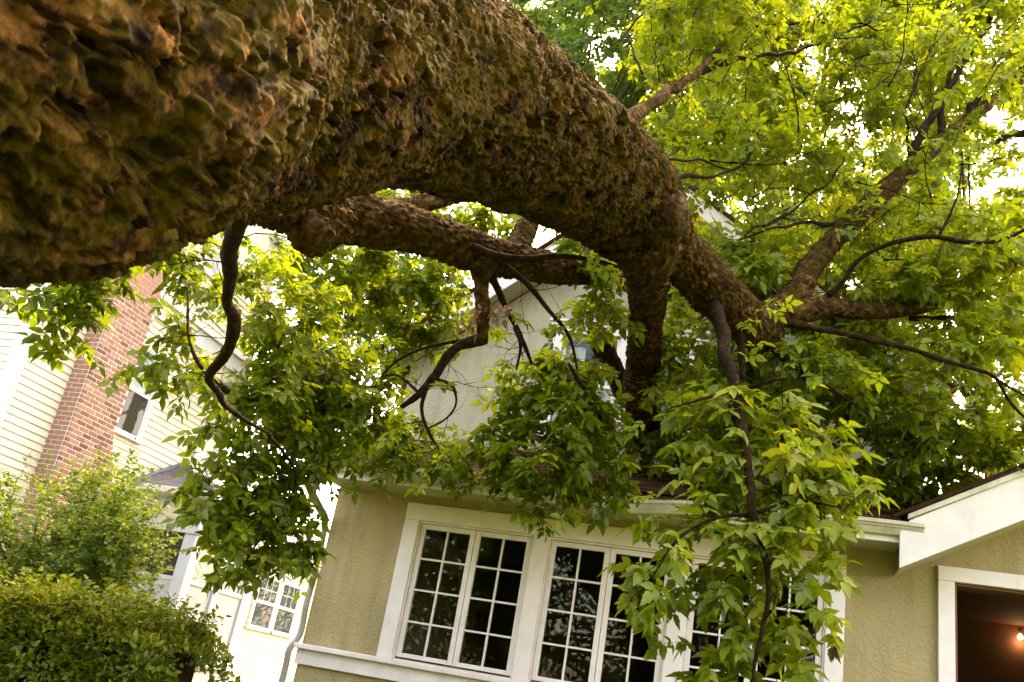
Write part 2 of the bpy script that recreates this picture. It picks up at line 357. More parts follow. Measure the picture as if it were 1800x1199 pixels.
# window group: three pairs of casements
cw = .16; sw = (4.35-4*cw)/3; x = -3.64
s = B(); s.box(-3.64, .71, 8.95, 9.03, Z(1.60), Z(1.775)); s.put('window_head_board', 'white', house, bevel=.006)
for k in range(4):
    s = B(); xx = -3.64+k*(cw+sw); s.box(xx, xx+cw, 8.952, 9.03, Z(.216), Z(1.598)); s.put('window_post', 'white', house, bevel=.006)
for k in range(3):
    x0 = -3.64+cw+k*(cw+sw); x1 = x0+sw; z0, z1 = .216, 1.60
    fr = B()
    fr.box(x0, x0+.018, 8.975, 9.10, Z(z0), Z(z1)); fr.box(x1-.018, x1, 8.975, 9.10, Z(z0), Z(z1)); fr.box(x0+.018, x1-.018, 8.975, 9.10, Z(z1-.02), Z(z1)); fr.box(x0+.018, x1-.018, 8.975, 9.10, Z(z0), Z(z0+.012))
    win = fr.put('window', 'white', house, bevel=.003)
    xm = (x0+x1)/2
    for (a, c) in ((x0+.021, xm-.003), (xm+.003, x1-.021)):
        za, zc = z0+.015, z1-.023; st = .052; zb = za+.05
        sb = B(); sb.box(a, a+st, 9.0, 9.045, Z(za), Z(zc)); sb.box(c-st, c, 9.0, 9.045, Z(za), Z(zc)); sb.box(a+st, c-st, 9.0, 9.045, Z(za), Z(zb+.01)); sb.box(a+st, c-st, 9.0, 9.045, Z(zc-.05), Z(zc))
        sb.put('casement_sash', 'white', win, bevel=.004)
        gx0, gx1, gz0, gz1 = a+st, c-st, zb+.01, zc-.05; mb = .018; gm = (gx0+gx1)/2
        mu = B(); mu.box(gm-mb/2, gm+mb/2, 9.006, 9.04, Z(gz0), Z(gz1)); mu.put('muntin', 'white', win)
        ph = (gz1-gz0-3*mb)/4
        for r in range(1, 4):
            zz = gz0+r*ph+(r-1)*mb
            mu = B(); mu.box(gx0, gm-mb/2, 9.008, 9.038, Z(zz), Z(zz+mb)); mu.box(gm+mb/2, gx1, 9.008, 9.038, Z(zz), Z(zz+mb)); mu.put('muntin', 'white', win)
        for r in range(4):
            for (p0, p1) in ((gx0, gm-mb/2), (gm+mb/2, gx1)):
                zz = gz0+r*(ph+mb); t = [random.uniform(-.0015, .0015) for _ in range(3)]
                pv = [(p0, 9.02+t[0], Z(zz)), (p1, 9.02+t[1], Z(zz)), (p1, 9.02+t[1]+t[2], Z(zz+ph)), (p0, 9.02+t[0]+t[2], Z(zz+ph))]
                o = B().prism(pv, (0, .004, 0)).put('pane', 'glass', win)
# doorway casing
s = B(); s.box(1.48, 1.615, 8.95, 9.05, Z(-.45), Z(1.655)); s.box(3.335, 3.47, 8.95, 9.05, Z(-.45), Z(1.655)); s.box(1.48, 3.47, 8.948, 9.05, Z(1.656), Z(1.785))
s.put('door_casing', 'white', house, bevel=.006)
s = B(); s.box(1.615, 1.64, 9.0, 9.24, Z(-.45), Z(1.63)); s.box(3.31, 3.335, 9.0, 9.24, Z(-.45), Z(1.63)); s.box(1.615, 3.335, 9.0, 9.24, Z(1.632), Z(1.655)); s.put('door_jamb', 'brown_room', house)
# soffit, fascia, gutter along the eave
EY = 8.36
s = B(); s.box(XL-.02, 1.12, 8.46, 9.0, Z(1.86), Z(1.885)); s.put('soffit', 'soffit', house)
for xa, xb in ((XL-.10, -2.61), (-2.606, -.42), (-.416, 1.12)):
    s = B(); s.box(xa, xb, 8.425, 8.46, Z(1.83), Z(1.99)); s.put('eave_board', 'fascia', house, bevel=.004)
prof = [(8.42, 1.885), (8.375, 1.885), (8.362, 1.905), (8.33, 1.955), (8.312, 1.965), (8.312, 1.995), (8.322, 1.995), (8.322, 1.972), (8.342, 1.958), (8.372, 1.91), (8.41, 1.897), (8.41, 2.0), (8.42, 2.0)]
gv = []; nx = 26
for i in range(nx):
    xx = -4.43+(1.27+4.43)*i/(nx-1); sag = .006*math.sin(i*.9)+.012*math.sin(i*.23+1)-.006-.06*math.exp(-((xx+1.3)/.5)**2)
    gv += [(xx, y, Z(z+sag)) for y, z in prof]
kk = len(prof); gf = [(i*kk+j, (i+1)*kk+j, (i+1)*kk+(j+1) % kk, i*kk+(j+1) % kk) for i in range(nx-1) for j in range(kk)]
gf += [tuple(range(kk)), tuple((nx-1)*kk+j for j in reversed(range(kk)))]
part('gutter', gv, gf, 'gutter', house)
V, Fq, _ = tube([(-4.40, 8.38, Z(1.89), .045), (-4.42, 8.38, Z(1.80), .045), (-4.50, 8.45, Z(1.70), .045), (-4.55, 8.75, Z(1.58), .045), (-4.53, 8.93, Z(1.48), .042), (-4.525, 8.97, Z(1.36), .032), (-4.525, 8.97, Z(.6), .032), (-4.525, 8.96, Z(.25), .032), (-4.55, 8.90, Z(.16), .032), (-4.55, 8.90, Z(0), .032), (-4.55, 8.90, Z(-1.35), .032)], 70, 12)
part('downspout', V, tri(Fq), 'downspout', house, True)
# skirt roof
SL = .45; RY0, RZ0 = 8.34, 2.005
def roof_pt(x, y, dz=0): return (x, y, Z(RZ0+SL*(y-RY0)+dz))
s = B(); s.prism([roof_pt(-4.62, RY0, -.02), roof_pt(1.2, RY0, -.02), roof_pt(1.6, 10.4, -.02), roof_pt(-4.62, 10.4, -.02)], (0, 0, -.05)); roof = s.put('roof', 'brown_shingle', house)
sh_me = None; rows = 12; exp_ = .145; ang = math.atan(SL)
bs = B().box(-.148, .148, 0, .20, 0, .012); shm = mesh_from('shingle', bs.v, bs.f); shm.materials.append(MAT['brown_shingle'])
ro = origin(roof)
for r in range(rows):
    y = RY0-.015+r*exp_*cos(ang)
    x = -4.62+.15+(r % 2)*.15
    while x < 1.05+(y-RY0)*.25:
        o = link('shingle', shm, None, roof); p = np.array(roof_pt(x, y, .002+random.uniform(0, .004)))-ro
        o.location = p; o.rotation_euler = (ang-.055+random.uniform(-.01, .01), random.uniform(-.004, .004), random.uniform(-.006, .006)); x += .30
# entry gable: rake board, crown strip, roof slab
RS = .548
def rk(x, dz=0, y=8.35): return (x, y, Z(1.60+RS*(x-1.08)+dz))
s = B(); s.prism([rk(1.08), rk(5.0), rk(5.0, .40), (1.16, 8.35, Z(2.02)), (1.08, 8.35, Z(1.90))], (0, .035, 0)); s.put('rake_board', 'fascia', house, bevel=.004)
s = B(); s.prism([rk(1.14, .385, 8.322), rk(5.0, .345, 8.322), rk(5.0, .43, 8.322), rk(1.14, .43, 8.322)], (0, .028, 0)); s.put('rake_crown', 'gutter', house, bevel=.005)
s = B(); s.prism([rk(1.02, .445, 8.30), rk(5.0, .445, 8.30), rk(5.0, .475, 8.30), rk(1.02, .475, 8.30)], (0, 5.5, 0)); s.put('entry_roof', 'brown_shingle', house)
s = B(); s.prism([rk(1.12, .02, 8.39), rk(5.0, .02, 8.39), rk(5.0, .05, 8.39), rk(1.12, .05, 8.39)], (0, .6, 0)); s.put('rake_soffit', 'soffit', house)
# upper storey gable
UY = 9.9; PX, PZ, US = -1.45, 6.25, .81
def up(x, dz=0, y=UY): return (x, y, Z(PZ-US*abs(x-PX)+dz))
wx0, wx1, wz0, wz1 = -2.50, -.95, 2.95, 4.20
s = B(); BZ = Z(2.4); uz = lambda x: Z(PZ-.22-US*abs(x-PX))
s.prism([(-4.37, UY, BZ), (wx0, UY, BZ), (wx0, UY, uz(wx0)), (-4.37, UY, uz(-4.37))], (0, .2, 0))
s.prism([(wx1, UY, BZ), (1.5, UY, BZ), (1.5, UY, uz(1.5)), (wx1, UY, uz(wx1))], (0, .2, 0))
s.prism([(wx0, UY, Z(wz1)), (wx1, UY, Z(wz1)), (wx1, UY, uz(wx1)), (PX, UY, uz(PX)), (wx0, UY, uz(wx0))], (0, .2, 0))
s.box(wx0, wx1, UY, UY+.2, BZ, Z(wz0)); s.box(-4.37, -4.17, UY+.2, 15.8, BZ, uz(-4.37)); s.box(1.3, 1.5, UY+.2, 15.8, BZ, uz(1.5))
s.put('gable_wall', 'stucco_pale', house)
s = B(); s.box(wx0-.3, wx1+.3, UY+1.6, UY+1.7, Z(2.6), Z(4.6)); s.put('interior', 'interior', house)
for sg in (-1, 1):
    xe = PX+sg*3.15; xa = PX
    s = B(); s.prism([up(xa, -.22, 9.52), up(xe, -.22, 9.52), up(xe, .02, 9.52), up(xa, .02, 9.52)], (0, .035, 0)); s.put('gable_rake_board', 'white', house, bevel=.004)
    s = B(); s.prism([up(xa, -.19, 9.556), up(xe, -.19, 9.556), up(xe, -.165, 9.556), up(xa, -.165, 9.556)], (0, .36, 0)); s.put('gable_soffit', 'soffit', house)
    xe2 = PX+sg*3.2
    s = B(); s.prism([up(xa, .025, 9.47), up(xe2, .025, 9.47), up(xe2, .06, 9.47), up(xa, .06, 9.47)], (0, 6.5, 0)); s.put('gable_roof', 'brown_shingle', house)
s = B(); s.box(wx0-.02, wx1+.02, UY+.02, UY+.06, Z(wz1), Z(wz1+.02))
# upper window: two double-hung sashes under a moulded head
s = B(); s.box(wx0-.12, wx0, UY-.035, UY+.02, Z(wz0-.02), Z(wz1)); s.box(wx1, wx1+.14, UY-.035, UY+.02, Z(wz0-.02), Z(wz1)); s.box(-1.80, -1.66, UY-.033, UY+.1, Z(wz0), Z(wz1))
s.box(wx0-.14, wx1+.16, UY-.05, UY+.02, Z(wz1), Z(wz1+.09)); s.box(wx0-.16, wx1+.18, UY-.075, UY+.02, Z(wz1+.092), Z(wz1+.135)); s.box(wx0-.18, wx1+.20, UY-.1, UY+.02, Z(wz1+.137), Z(wz1+.165)); s.box(wx0-.15, wx1+.17, UY-.08, UY+.02, Z(wz0-.07), Z(wz0-.021))
uw = s.put('upper_window', 'white', house, bevel=.003)
for (a, c) in ((wx0, -1.80), (-1.66, wx1)):
    zm = (wz0+wz1)/2
    for (q0, q1, yy) in ((zm-.02, wz1, UY+.02), (wz0, zm+.02, UY+.055)):
        sb = B(); sb.box(a, a+.045, yy, yy+.03, Z(q0), Z(q1)); sb.box(c-.045, c, yy, yy+.03, Z(q0), Z(q1)); sb.box(a+.045, c-.045, yy, yy+.03, Z(q0), Z(q0+.045)); sb.box(a+.045, c-.045, yy, yy+.03, Z(q1-.045), Z(q1)); sb.put('sash', 'white', uw, bevel=.003)
        B().box(a+.045, c-.045, yy+.012, yy+.016, Z(q0+.045), Z(q1-.045)).put('pane', 'glass', uw)
    cv = []; cf = []
    for i in range(25):
        xx = a+(c-a)*i/24
        for zz in (wz0, wz1-.1): cv.append((xx, UY+.14+.015*math.sin(i*1.7), Z(zz)))
    cf = [(2*i, 2*i+2, 2*i+3, 2*i+1) for i in range(24) if not 9 <= i <= 14]
    part('curtain', cv, cf, 'curtain', uw, True)

# bulb in the doorway
lp = at(1793, 1120, 11.0)
lamp = thing('hanging_lamp', 'small glowing bulb hanging inside the dark doorway at the right edge', 'lamp', tuple(lp))
import bmesh
bm = bmesh.new(); bmesh.ops.create_uvsphere(bm, u_segments=16, v_segments=10, radius=.035)
for v_ in bm.verts:
    if v_.co.z > 0: v_.co.x *= 1-.55*(v_.co.z/.035); v_.co.y *= 1-.55*(v_.co.z/.035); v_.co.z *= 1.5
me = bpy.data.meshes.new('bulb'); bm.to_mesh(me); bm.free(); link('bulb', me, 'bulb', lamp)
V, Fq, _ = tube([(lp[0], lp[1], lp[2]+.05, .018), (lp[0], lp[1], lp[2]+.10, .016), (lp[0], lp[1], lp[2]+.11, .004), (lp[0], lp[1], Z(1.9), .004)], 12, 8)
part('cord', V, tri(Fq), 'darkmetal', lamp)
ld = bpy.data.lights.new('bulb_light', 'POINT'); ld.energy = .22; ld.color = (1, .55, .25); ld.shadow_soft_size = .05
lo = bpy.data.objects.new('bulb_light', ld); COL.objects.link(lo); lo.parent = lamp; lo.location = (0, -.08, -.06)

# ================================================================== yellow house
WX = -10.35; YA, YB, YC = 9.97, 15.5, 23.0
yh = thing('yellow_house', 'tall cream yellow clapboard house with brick chimney and white trimmed windows', 'house', (-13, 13, 0))
s = B(); s.box(-19, WX, YA, YB, 0, Z(9.0)); s.box(-17, WX, YB, YC, 0, Z(2.2)); wall = s.put('wall', 'cream', yh)
wo_ = origin(wall)
# clapboards share one unit mesh
bv = [(0, 0, 0), (.026, 0, 0), (.007, 0, .118), (0, 0, .118)]
cb = B().prism([(x, 0, z) for x, y, z in bv], (0, 1, 0)); cbm = mesh_from('clapboard', cb.v, cb.f); cbm.materials.append(MAT['cream'])
EXP = .112
def board(x, y0, y1, z, rz=0.):
    o = link('clapboard', cbm, None, wall); o.location = np.array((x, y0, z))-wo_; o.scale = (1, y1-y0, 1); o.rotation_euler = (0, 0, rz)
for r in range(70):
    z = Z(-1.0)+r*EXP
    if z > Z(6.6): break
    yj = random.uniform(12.0, 14.5)
    board(WX, YA+.13, yj, z); board(WX, yj+.003, YB-.10, z)
for r in range(30):
    z = Z(-1.0)+r*EXP
    if z < Z(2.02): board(WX, YB+.005, YC, z)
for r in range(24):
    z = Z(2.6)+r*EXP
    o = link('clapboard', cbm, None, wall); o.location = np.array((WX-.14, YA, z))-wo_; o.scale = (1, 4.0, 1); o.rotation_euler = (0, 0, 0)
    o.matrix_local = Matrix.Translation(o.location) @ Matrix.Rotation(radians(-90), 4, 'Z') @ Matrix.Diagonal((1, -4.0, 1, 1))
    o.matrix_local = Matrix.Translation(Vector(np.array((WX-4.14, YA, z))-wo_)) @ Matrix.Rotation(radians(-90), 4, 'Z') @ Matrix.Diagonal((1, 4.0, 1, 1))
def ybox(name, x0, x1, y0, y1, z0, z1, mat, par=yh, bevel=.004): return B().box(x0, x1, y0, y1, Z(z0), Z(z1)).put(name, mat, par, bevel=bevel)
ybox('corner_board', WX-.15, WX+.03, YA-.03, YA+.13, -1.3, 9.0, 'trim2')
ybox('corner_board', WX-.1, WX+.028, YB-.10, YB+.02, 2.3, 9.0, 'trim2')
ybox('frieze_board', WX, WX+.06, 12.02, YB-.1, 5.14, 5.40, 'trim2'); ybox('frieze_cap', WX, WX+.12, 12.02, YB-.1, 5.401, 5.47, 'trim2')
ybox('frieze_cap', WX, WX+.075, 12.02, YB-.1, 5.09, 5.139, 'trim2')
# window helper on the X = WX wall
def side_window(y0, y1, z0, z1, up_mat, lo_mat, name='window', lites=False, parent=yh):
    t = .10; s = B(); x = WX+.010
    s.box(x, x+.05, y0-t, y0, Z(z0), Z(z1)); s.box(x, x+.05, y1, y1+t, Z(z0), Z(z1)); s.box(x, x+.055, y0-t-.02, y1+t+.02, Z(z1), Z(z1+.11)); s.box(x, x+.075, y0-t-.03, y1+t+.03, Z(z0-.06), Z(z0))
    wn = s.put(name, 'trim2', parent, bevel=.004); zm = (z0+z1)/2
    for (a, c, mt, xo) in ((zm, z1, up_mat, .034), (z0, zm, lo_mat, .028)):
        B().box(x+.018, x+.022, y0, y1, Z(a), Z(c)).put('blind' if mt == 'blind' else 'room_backing', mt, wn)  # flat panel coloured to stand in for the dim room behind
        e = .035; sb = B(); sb.box(x+.022, x+xo+.01, y0, y0+e, Z(a), Z(c)); sb.box(x+.022, x+xo+.01, y1-e, y1, Z(a), Z(c)); sb.box(x+.022, x+xo+.01, y0+e, y1-e, Z(a), Z(a+e)); sb.box(x+.022, x+xo+.01, y0+e, y1-e, Z(c-e), Z(c)); sb.put('sash', 'trim2', wn)
        if lites and a == zm:
            for q in (1, 2): B().box(x+.024, x+xo+.006, y0+e+(y1-y0-2*e)*q/3-.008, y0+e+(y1-y0-2*e)*q/3+.008, Z(a+e), Z(c-e)).put('muntin', 'trim2', wn)
            B().box(x+.025, x+xo+.004, y0+e, y1-e, Z((a+c)/2-.008), Z((a+c)/2+.008)).put('muntin', 'trim2', wn)
            for q in range(3):
                for q2 in range(2):
                    p0 = y0+e+(y1-y0-2*e)*q/3+.009; p1 = y0+e+(y1-y0-2*e)*(q+1)/3-.009; r0 = (a+e) if q2 == 0 else (a+c)/2+.009; r1 = (a+c)/2-.009 if q2 == 0 else c-e
                    B().box(x+.0275, x+.030, p0, p1, Z(r0), Z(r1)).put('pane', 'glass', wn)
        else:
            B().box(x+.0275, x+.030, y0+e, y1-e, Z(a+e), Z(c-e)).put('pane', 'glass', wn)
    return wn
side_window(12.02, 12.88, 3.05, 4.51, 'blind', 'interior')
side_window(14.63, 15.16, 2.92, 3.75, 'screen', 'screen')
side_window(18.10, 18.95, .60, 1.66, 'dim_room', 'dim_room', lites=True)
side_window(19.12, 19.97, .60, 1.66, 'dim_room', 'dim_room', lites=True)
# lattice window high up
s = B(); s.box(WX+.002, WX+.06, 12.75, 12.85, Z(6.5), Z(7.7)); s.box(WX+.002, WX+.06, 13.5, 13.6, Z(6.5), Z(7.7)); s.box(WX+.002, WX+.065, 12.72, 13.63, Z(7.7), Z(7.8)); s.box(WX+.002, WX+.065, 12.72, 13.63, Z(6.4), Z(6.5))
lw = s.put('lattice_window', 'trim2', yh); B().box(WX+.02, WX+.026, 12.85, 13.5, Z(6.5), Z(7.7)).put('pane', 'screen', lw)
for q in range(-1, 3):
    for sg in (-1, 1):
        yc = 12.85+.325*q+(0 if sg > 0 else .325)
        pts = []
        za, zb = 6.5, 7.7
        y_a = yc; y_b = yc+sg*.65
        def clip(t): return (y_a+(y_b-y_a)*t, za+(zb-za)*t)
        ts = [t/40 for t in range(41) if 12.85 <= clip(t/40)[0] <= 13.5]
        if len(ts) < 3: continue
        (ya, z_a), (yb, z_b) = clip(ts[0]), clip(ts[-1])
        B().prism([(WX+.027, ya-.012, Z(z_a)), (WX+.027, ya+.012, Z(z_a)), (WX+.027, yb+.012, Z(z_b)), (WX+.027, yb-.012, Z(z_b))], (.012+.002*sg, 0, 0)).put('muntin', 'trim2', lw)
# wing eave and roof
s = B(); s.box(WX, WX+.30, YB+.05, YC, Z(2.06), Z(2.20)); s.box(WX+.3, WX+.42, YB+.05, YC, Z(2.12), Z(2.24)); s.put('wing_eave', 'trim2', yh, bevel=.01)
s = B(); s.prism([(WX+.40, YB+.05, Z(2.25)), (WX+.40, YC, Z(2.25)), (WX-3.5, YC, Z(4.2)), (WX-3.5, YB+.05, Z(4.2))], (0, 0, .05)); s.put('wing_roof', 'slate_shingle', yh)
# main roof
s = B(); s.prism([(WX+.5, YA-.5, Z(9.0)), (WX+.5, YB+.5, Z(9.0)), (WX-4, YB+.5, Z(12)), (WX-4, YA-.5, Z(12))], (0, 0, .1)); s.put('main_roof', 'slate_shingle', yh)
# chimney
CX, CY0 = -10.0, 10.99
def cy1(z):                       # right edge: shoulder widening low down
    return 11.95 if z > 2.80 else 11.95+min(.42, (2.80-z)*.50)
s = B(); zs = [-1.3, 1.96, 2.8, 9.6]
poly = [(CX-.007, CY0+.007, Z(-1.3)), (CX-.007, cy1(-1.3)-.007, Z(-1.3)), (CX-.007, cy1(1.96)-.007, Z(1.96)), (CX-.007, 11.943, Z(2.8)), (CX-.007, 11.943, Z(9.6)), (CX-.007, CY0+.007, Z(9.6))]
chim = s.prism(poly, (WX-CX-.05, 0, 0)).put('chimney', 'mortar', yh); co = origin(chim)
bl, bh, bj = .205, .061, .014
import bmesh as _bm
def brickmesh(L, D, nm):
    b_ = B().box(-D, 0, 0, L, 0, bh); me = mesh_from(nm, b_.v, b_.f); bm = _bm.new(); bm.from_mesh(me)
    _bm.ops.recalc_face_normals(bm, faces=bm.faces)
    _bm.ops.bevel(bm, geom=list(bm.edges), offset=.004, segments=1, affect='EDGES'); bm.to_mesh(me); bm.free(); me.materials.append(MAT['brick']); return me
cache = {}
def brick_me(L, D):
    k = (round(L, 2), round(D, 2))
    if k not in cache: cache[k] = brickmesh(k[0], k[1], 'brick')
    return cache[k]
nb = 0; restV = []; restF = []
def put_brick(L, loc, face):      # face 'x': along Y on the front; 'y': along X on the street side
    global nb, restV, restF
    z = loc[2]-H
    if L < .03: return
    if nb < 300 and 1.25 < z < 5.35:
        nb += 1
        me = brick_me(L, .03); o = link('brick', me, None, chim)
        if face == 'x': o.location = np.array(loc)-co
        else:
            o.matrix_local = Matrix.Translation(Vector(np.array(loc)-co)) @ Matrix.Rotation(radians(-90), 4, 'Z')
        return
    x, y, zz = loc; n0 = len(restV)
    if face == 'x': bx = (x-.03, x, y, y+L)
    else: bx = (x, x+L, y, y+.03)
    b_ = B().box(*bx, zz, zz+bh); restV += b_.v; restF += [tuple(n0+i for i in f) for f in b_.f]
for r in range(int(10.8/(bh+bj))):
    z = Z(-1.2)+r*(bh+bj); ye = cy1(z-H); y = CY0
    first = bl if r % 2 == 0 else bl/2
    L = first
    while y < ye-.02:
        L = min(L, ye-y); put_brick(round(L-bj, 3), (CX+random.uniform(-.002, .002), y, z), 'x'); y += L; L = bl
for r in range(int(10.8/(bh+bj))):
    z = Z(-1.2)+r*(bh+bj); x = WX+.01; L = bl/2 if r % 2 == 0 else bl
    while x < CX-.045:
        L = min(L, CX-.032-x); put_brick(round(L-bj, 3), (x, CY0+random.uniform(-.002, .002), z), 'y'); x += L; L = bl
o = part('brick', restV, restF, 'brick', chim); o['kind'] = 'stuff'
# bay porch on the side wall
BX, BY0, BY1 = -9.0, 13.4, 15.6
s = B(); s.box(WX+.03, BX-.06, BY0+.06, BY1-.03, Z(-1.35), Z(2.2)); bay = s.put('bay', 'trim2', yh)
def bbox(name, x0, x1, y0, y1, z0, z1, mat, bevel=.004): return B().box(x0, x1, y0, y1, Z(z0), Z(z1)).put(name, mat, bay, bevel=bevel)
bbox('base', WX+.03, BX, BY0, BY1, -1.3, -.30, 'trim2'); bbox('sill', WX+.03, BX+.08, BY0-.08, BY1+.05, -.30, -.20, 'trim2')
bbox('frieze', WX+.03, BX+.01, BY0-.01, BY1, 1.80, 2.25, 'trim2'); bbox('panel', WX+.3, BX-.3, BY0-.022, BY0-.005, 1.93, 2.13, 'cream'); bbox('architrave', WX+.03, BX+.03, BY0-.03, BY1, 1.70, 1.80, 'trim2')
for (a, c) in ((BY0, BY0+.22), (14.36, 14.50), (15.34, BY1)): bbox('post', BX-.10, BX, a, c, -.20, 1.70, 'trim2')
bbox('post', BX-.22, BX-.101, BY0-.002, BY0+.1, -.20, 1.70, 'trim2'); bbox('post', WX+.03, WX+.2, BY0-.002, BY0+.1, -.20, 1.70, 'trim2')
for (a, c) in ((BY0+.22, 14.36), (14.50, 15.34)):
    bbox('screen', BX-.05, BX-.04, a, c, -.20, .93, 'screen', 0); bbox('rail', BX-.055, BX-.02, a, c, .93, 1.0, 'trim2')
    bbox('pane', BX-.052, BX-.046, a, c, 1.0, 1.70, 'glass', 0); bbox('blind', BX-.058, BX-.055, a, c, 1.0, 1.70, 'curtain', 0)
bbox('screen', WX+.2, BX-.22, BY0+.03, BY0+.04, -.20, .93, 'screen', 0); bbox('rail', WX+.2, BX-.22, BY0+.02, BY0+.055, .93, 1.0, 'trim2'); bbox('pane', WX+.2, BX-.22, BY0+.035, BY0+.04, 1.0, 1.70, 'glass', 0); bbox('room_backing', WX+.2, BX-.22, BY0+.045, BY0+.05, 1.0, 1.70, 'interior', 0)  # backing panel's dark colour stands in for the unlit inside
bbox('gutter', WX+.02, BX+.28, BY0-.30, BY0-.22, 2.27, 2.38, 'trim2', .01); bbox('soffit', WX+.02, BX+.2, BY0-.22, BY1+.2, 2.25, 2.28, 'trim2'); bbox('gutter', BX+.2, BX+.28, BY0-.219, BY1+.25, 2.27, 2.38, 'trim2', .01)
A = np.array((WX+.01, BY0-.27, Z(2.36))); Cn = np.array((BX+.25, BY0-.27, Z(2.36))); Bp = np.array((WX+.01, 14.35, Z(3.0))); Dn = np.array((BX+.25, BY1+.25, Z(2.36))); En = np.array((WX+.01, BY1-.5, Z(3.0)))
part('bay_roof', [A, Cn, Bp, Dn, En], [(0, 1, 2), (1, 3, 4, 2)], 'slate_shingle', bay)
# shingles on the street slope of the bay roof
e1 = (Cn-A)/np.linalg.norm(Cn-A); foot = A.copy(); upv = Bp-A; upv = upv/np.linalg.norm(upv); nrm = np.cross(e1, upv); Lr = np.linalg.norm(Bp-A); W0 = np.linalg.norm(Cn-A); bo = origin(bay)
sb = B().box(-.10, .10, 0, .17, 0, .012); sbm = mesh_from('shingle', sb.v, sb.f); sbm.materials.append(MAT['slate_shingle'])
for r in range(11):
    t = r*.118; wmax = W0*(1-t/Lr)-.10; x = .1+(r % 2)*.1
    while x < wmax:
        p = A+e1*x+upv*t+nrm*(.004)-bo; o = link('shingle', sbm, None, bay)
        mt = Matrix.Identity(4)
        u2 = upv*cos(.05)+nrm*sin(-.05); n2 = np.cross(e1, u2)
        for i in range(3): mt[i][0], mt[i][1], mt[i][2], mt[i][3] = e1[i], u2[i], n2[i], p[i]+n2[i]*.006
        o.matrix_local = mt; x += .205
for (p, q, rr) in ((A, Bp, .07), (Bp, Cn, .06)):
    d_ = q-p; V, Fq, _ = tube([(*(p+d_*t+nrm*.01), rr) for t in (0, .33, .66, 1)], 6, 8); part('ridge_cap', V, tri(Fq), 'flashing', bay)

# ================================================================== foliage kit
def leaflet(lod):
    """one pointed leaflet along +X, blade in XY, folded along the midrib; returns V, tris"""
    if lod == 0:
        xs = [0, .14, .30, .42, .55, .68, .80, 1.0]; ws = [0, .19, .275, .235, .25, .15, .11, 0]
        V = []; F = []
        for x, w_ in zip(xs, ws): V += [(x, 0, -.10*x*x), (x-.02 if w_ else x, w_, .30*w_-.10*x*x), (x-.02 if w_ else x, -w_, .30*w_-.10*x*x)]
        for i in range(len(xs)-1):
            a, b_ = 3*i, 3*i+3
            if i > 0 and i < len(xs)-2: F += [(a, b_, b_+1), (a, b_+1, a+1), (a, a+2, b_+2), (a, b_+2, b_)]
            elif i == 0: F += [(a, b_, b_+1), (a, b_+2, b_)]
            else: F += [(a, b_, a+1), (a, a+2, b_)]
        return np.array(V), np.array(F)
    if lod == 1:
        V = [(0, 0, 0), (.36, .27, .06), (.38, 0, -.02), (.36, -.27, .06), (.70, .17, 0), (.70, -.17, 0), (1, 0, -.12)]
        return np.array(V), np.array([(0, 2, 1), (0, 3, 2), (1, 2, 4), (3, 5, 2), (2, 6, 4), (2, 5, 6)])
    V = [(0, 0, 0), (.42, .30, .06), (.45, -.30, .06), (1, 0, -.08)]
    return np.array(V, float), np.array([(0, 3, 1), (0, 2, 3)])
def compound(lod, n=3):
    V0, F0 = leaflet(lod); Vs = []; Fs = []
    specs = [(.48, 0, 0, 1.), (.20, 55, 1, .85), (.14, -60, -1, .85)]
    if n == 5: specs += [(.06, 75, 1, .7), (.06, -75, -1, .7)]
    for (x0, a, sg, s_) in specs:
        c, s = cos(radians(a)), sin(radians(a)); V = V0*s_; X = V[:, 0]*c-V[:, 1]*s+x0; Y = V[:, 0]*s+V[:, 1]*c
        Zz = V[:, 2]-.12*abs(sg)*V[:, 0]
        Fs.append(F0+sum(len(v) for v in Vs)); Vs.append(np.stack([X, Y, Zz], 1))
    V = np.vstack(Vs); F = np.vstack(Fs)
    if lod == 0:                  # petiole
        k = len(V); V = np.vstack([V, [(-.25, .008, .02), (-.25, -.008, .02), (.48, .006, 0), (.48, -.006, 0)]]); F = np.vstack([F, [(k, k+1, k+3), (k, k+3, k+2)]])
    return V, F
def frames(fwd, roll_noise, upb):
    fwd = fwd/np.linalg.norm(fwd, axis=1)[:, None]
    u = upb + rng.normal(0, roll_noise, fwd.shape); u -= fwd*(u*fwd).sum(1)[:, None]; u /= np.linalg.norm(u, axis=1)[:, None]
    s = np.cross(u, fwd); return fwd, s, u
def scatter(tV, tF, pos, fwd, size, upb=np.array([0, 0, 1.]), rn=.45):
    f_, s_, u_ = frames(fwd, rn, upb); n = len(pos); k = len(tV)
    V = pos[:, None, :] + size[:, None, None]*(tV[None, :, 0:1]*f_[:, None, :]+tV[None, :, 1:2]*s_[:, None, :]+tV[None, :, 2:3]*u_[:, None, :])
    F = tF[None]+np.arange(n)[:, None, None]*k
    return V.reshape(-1, 3), F.reshape(-1, 3), k
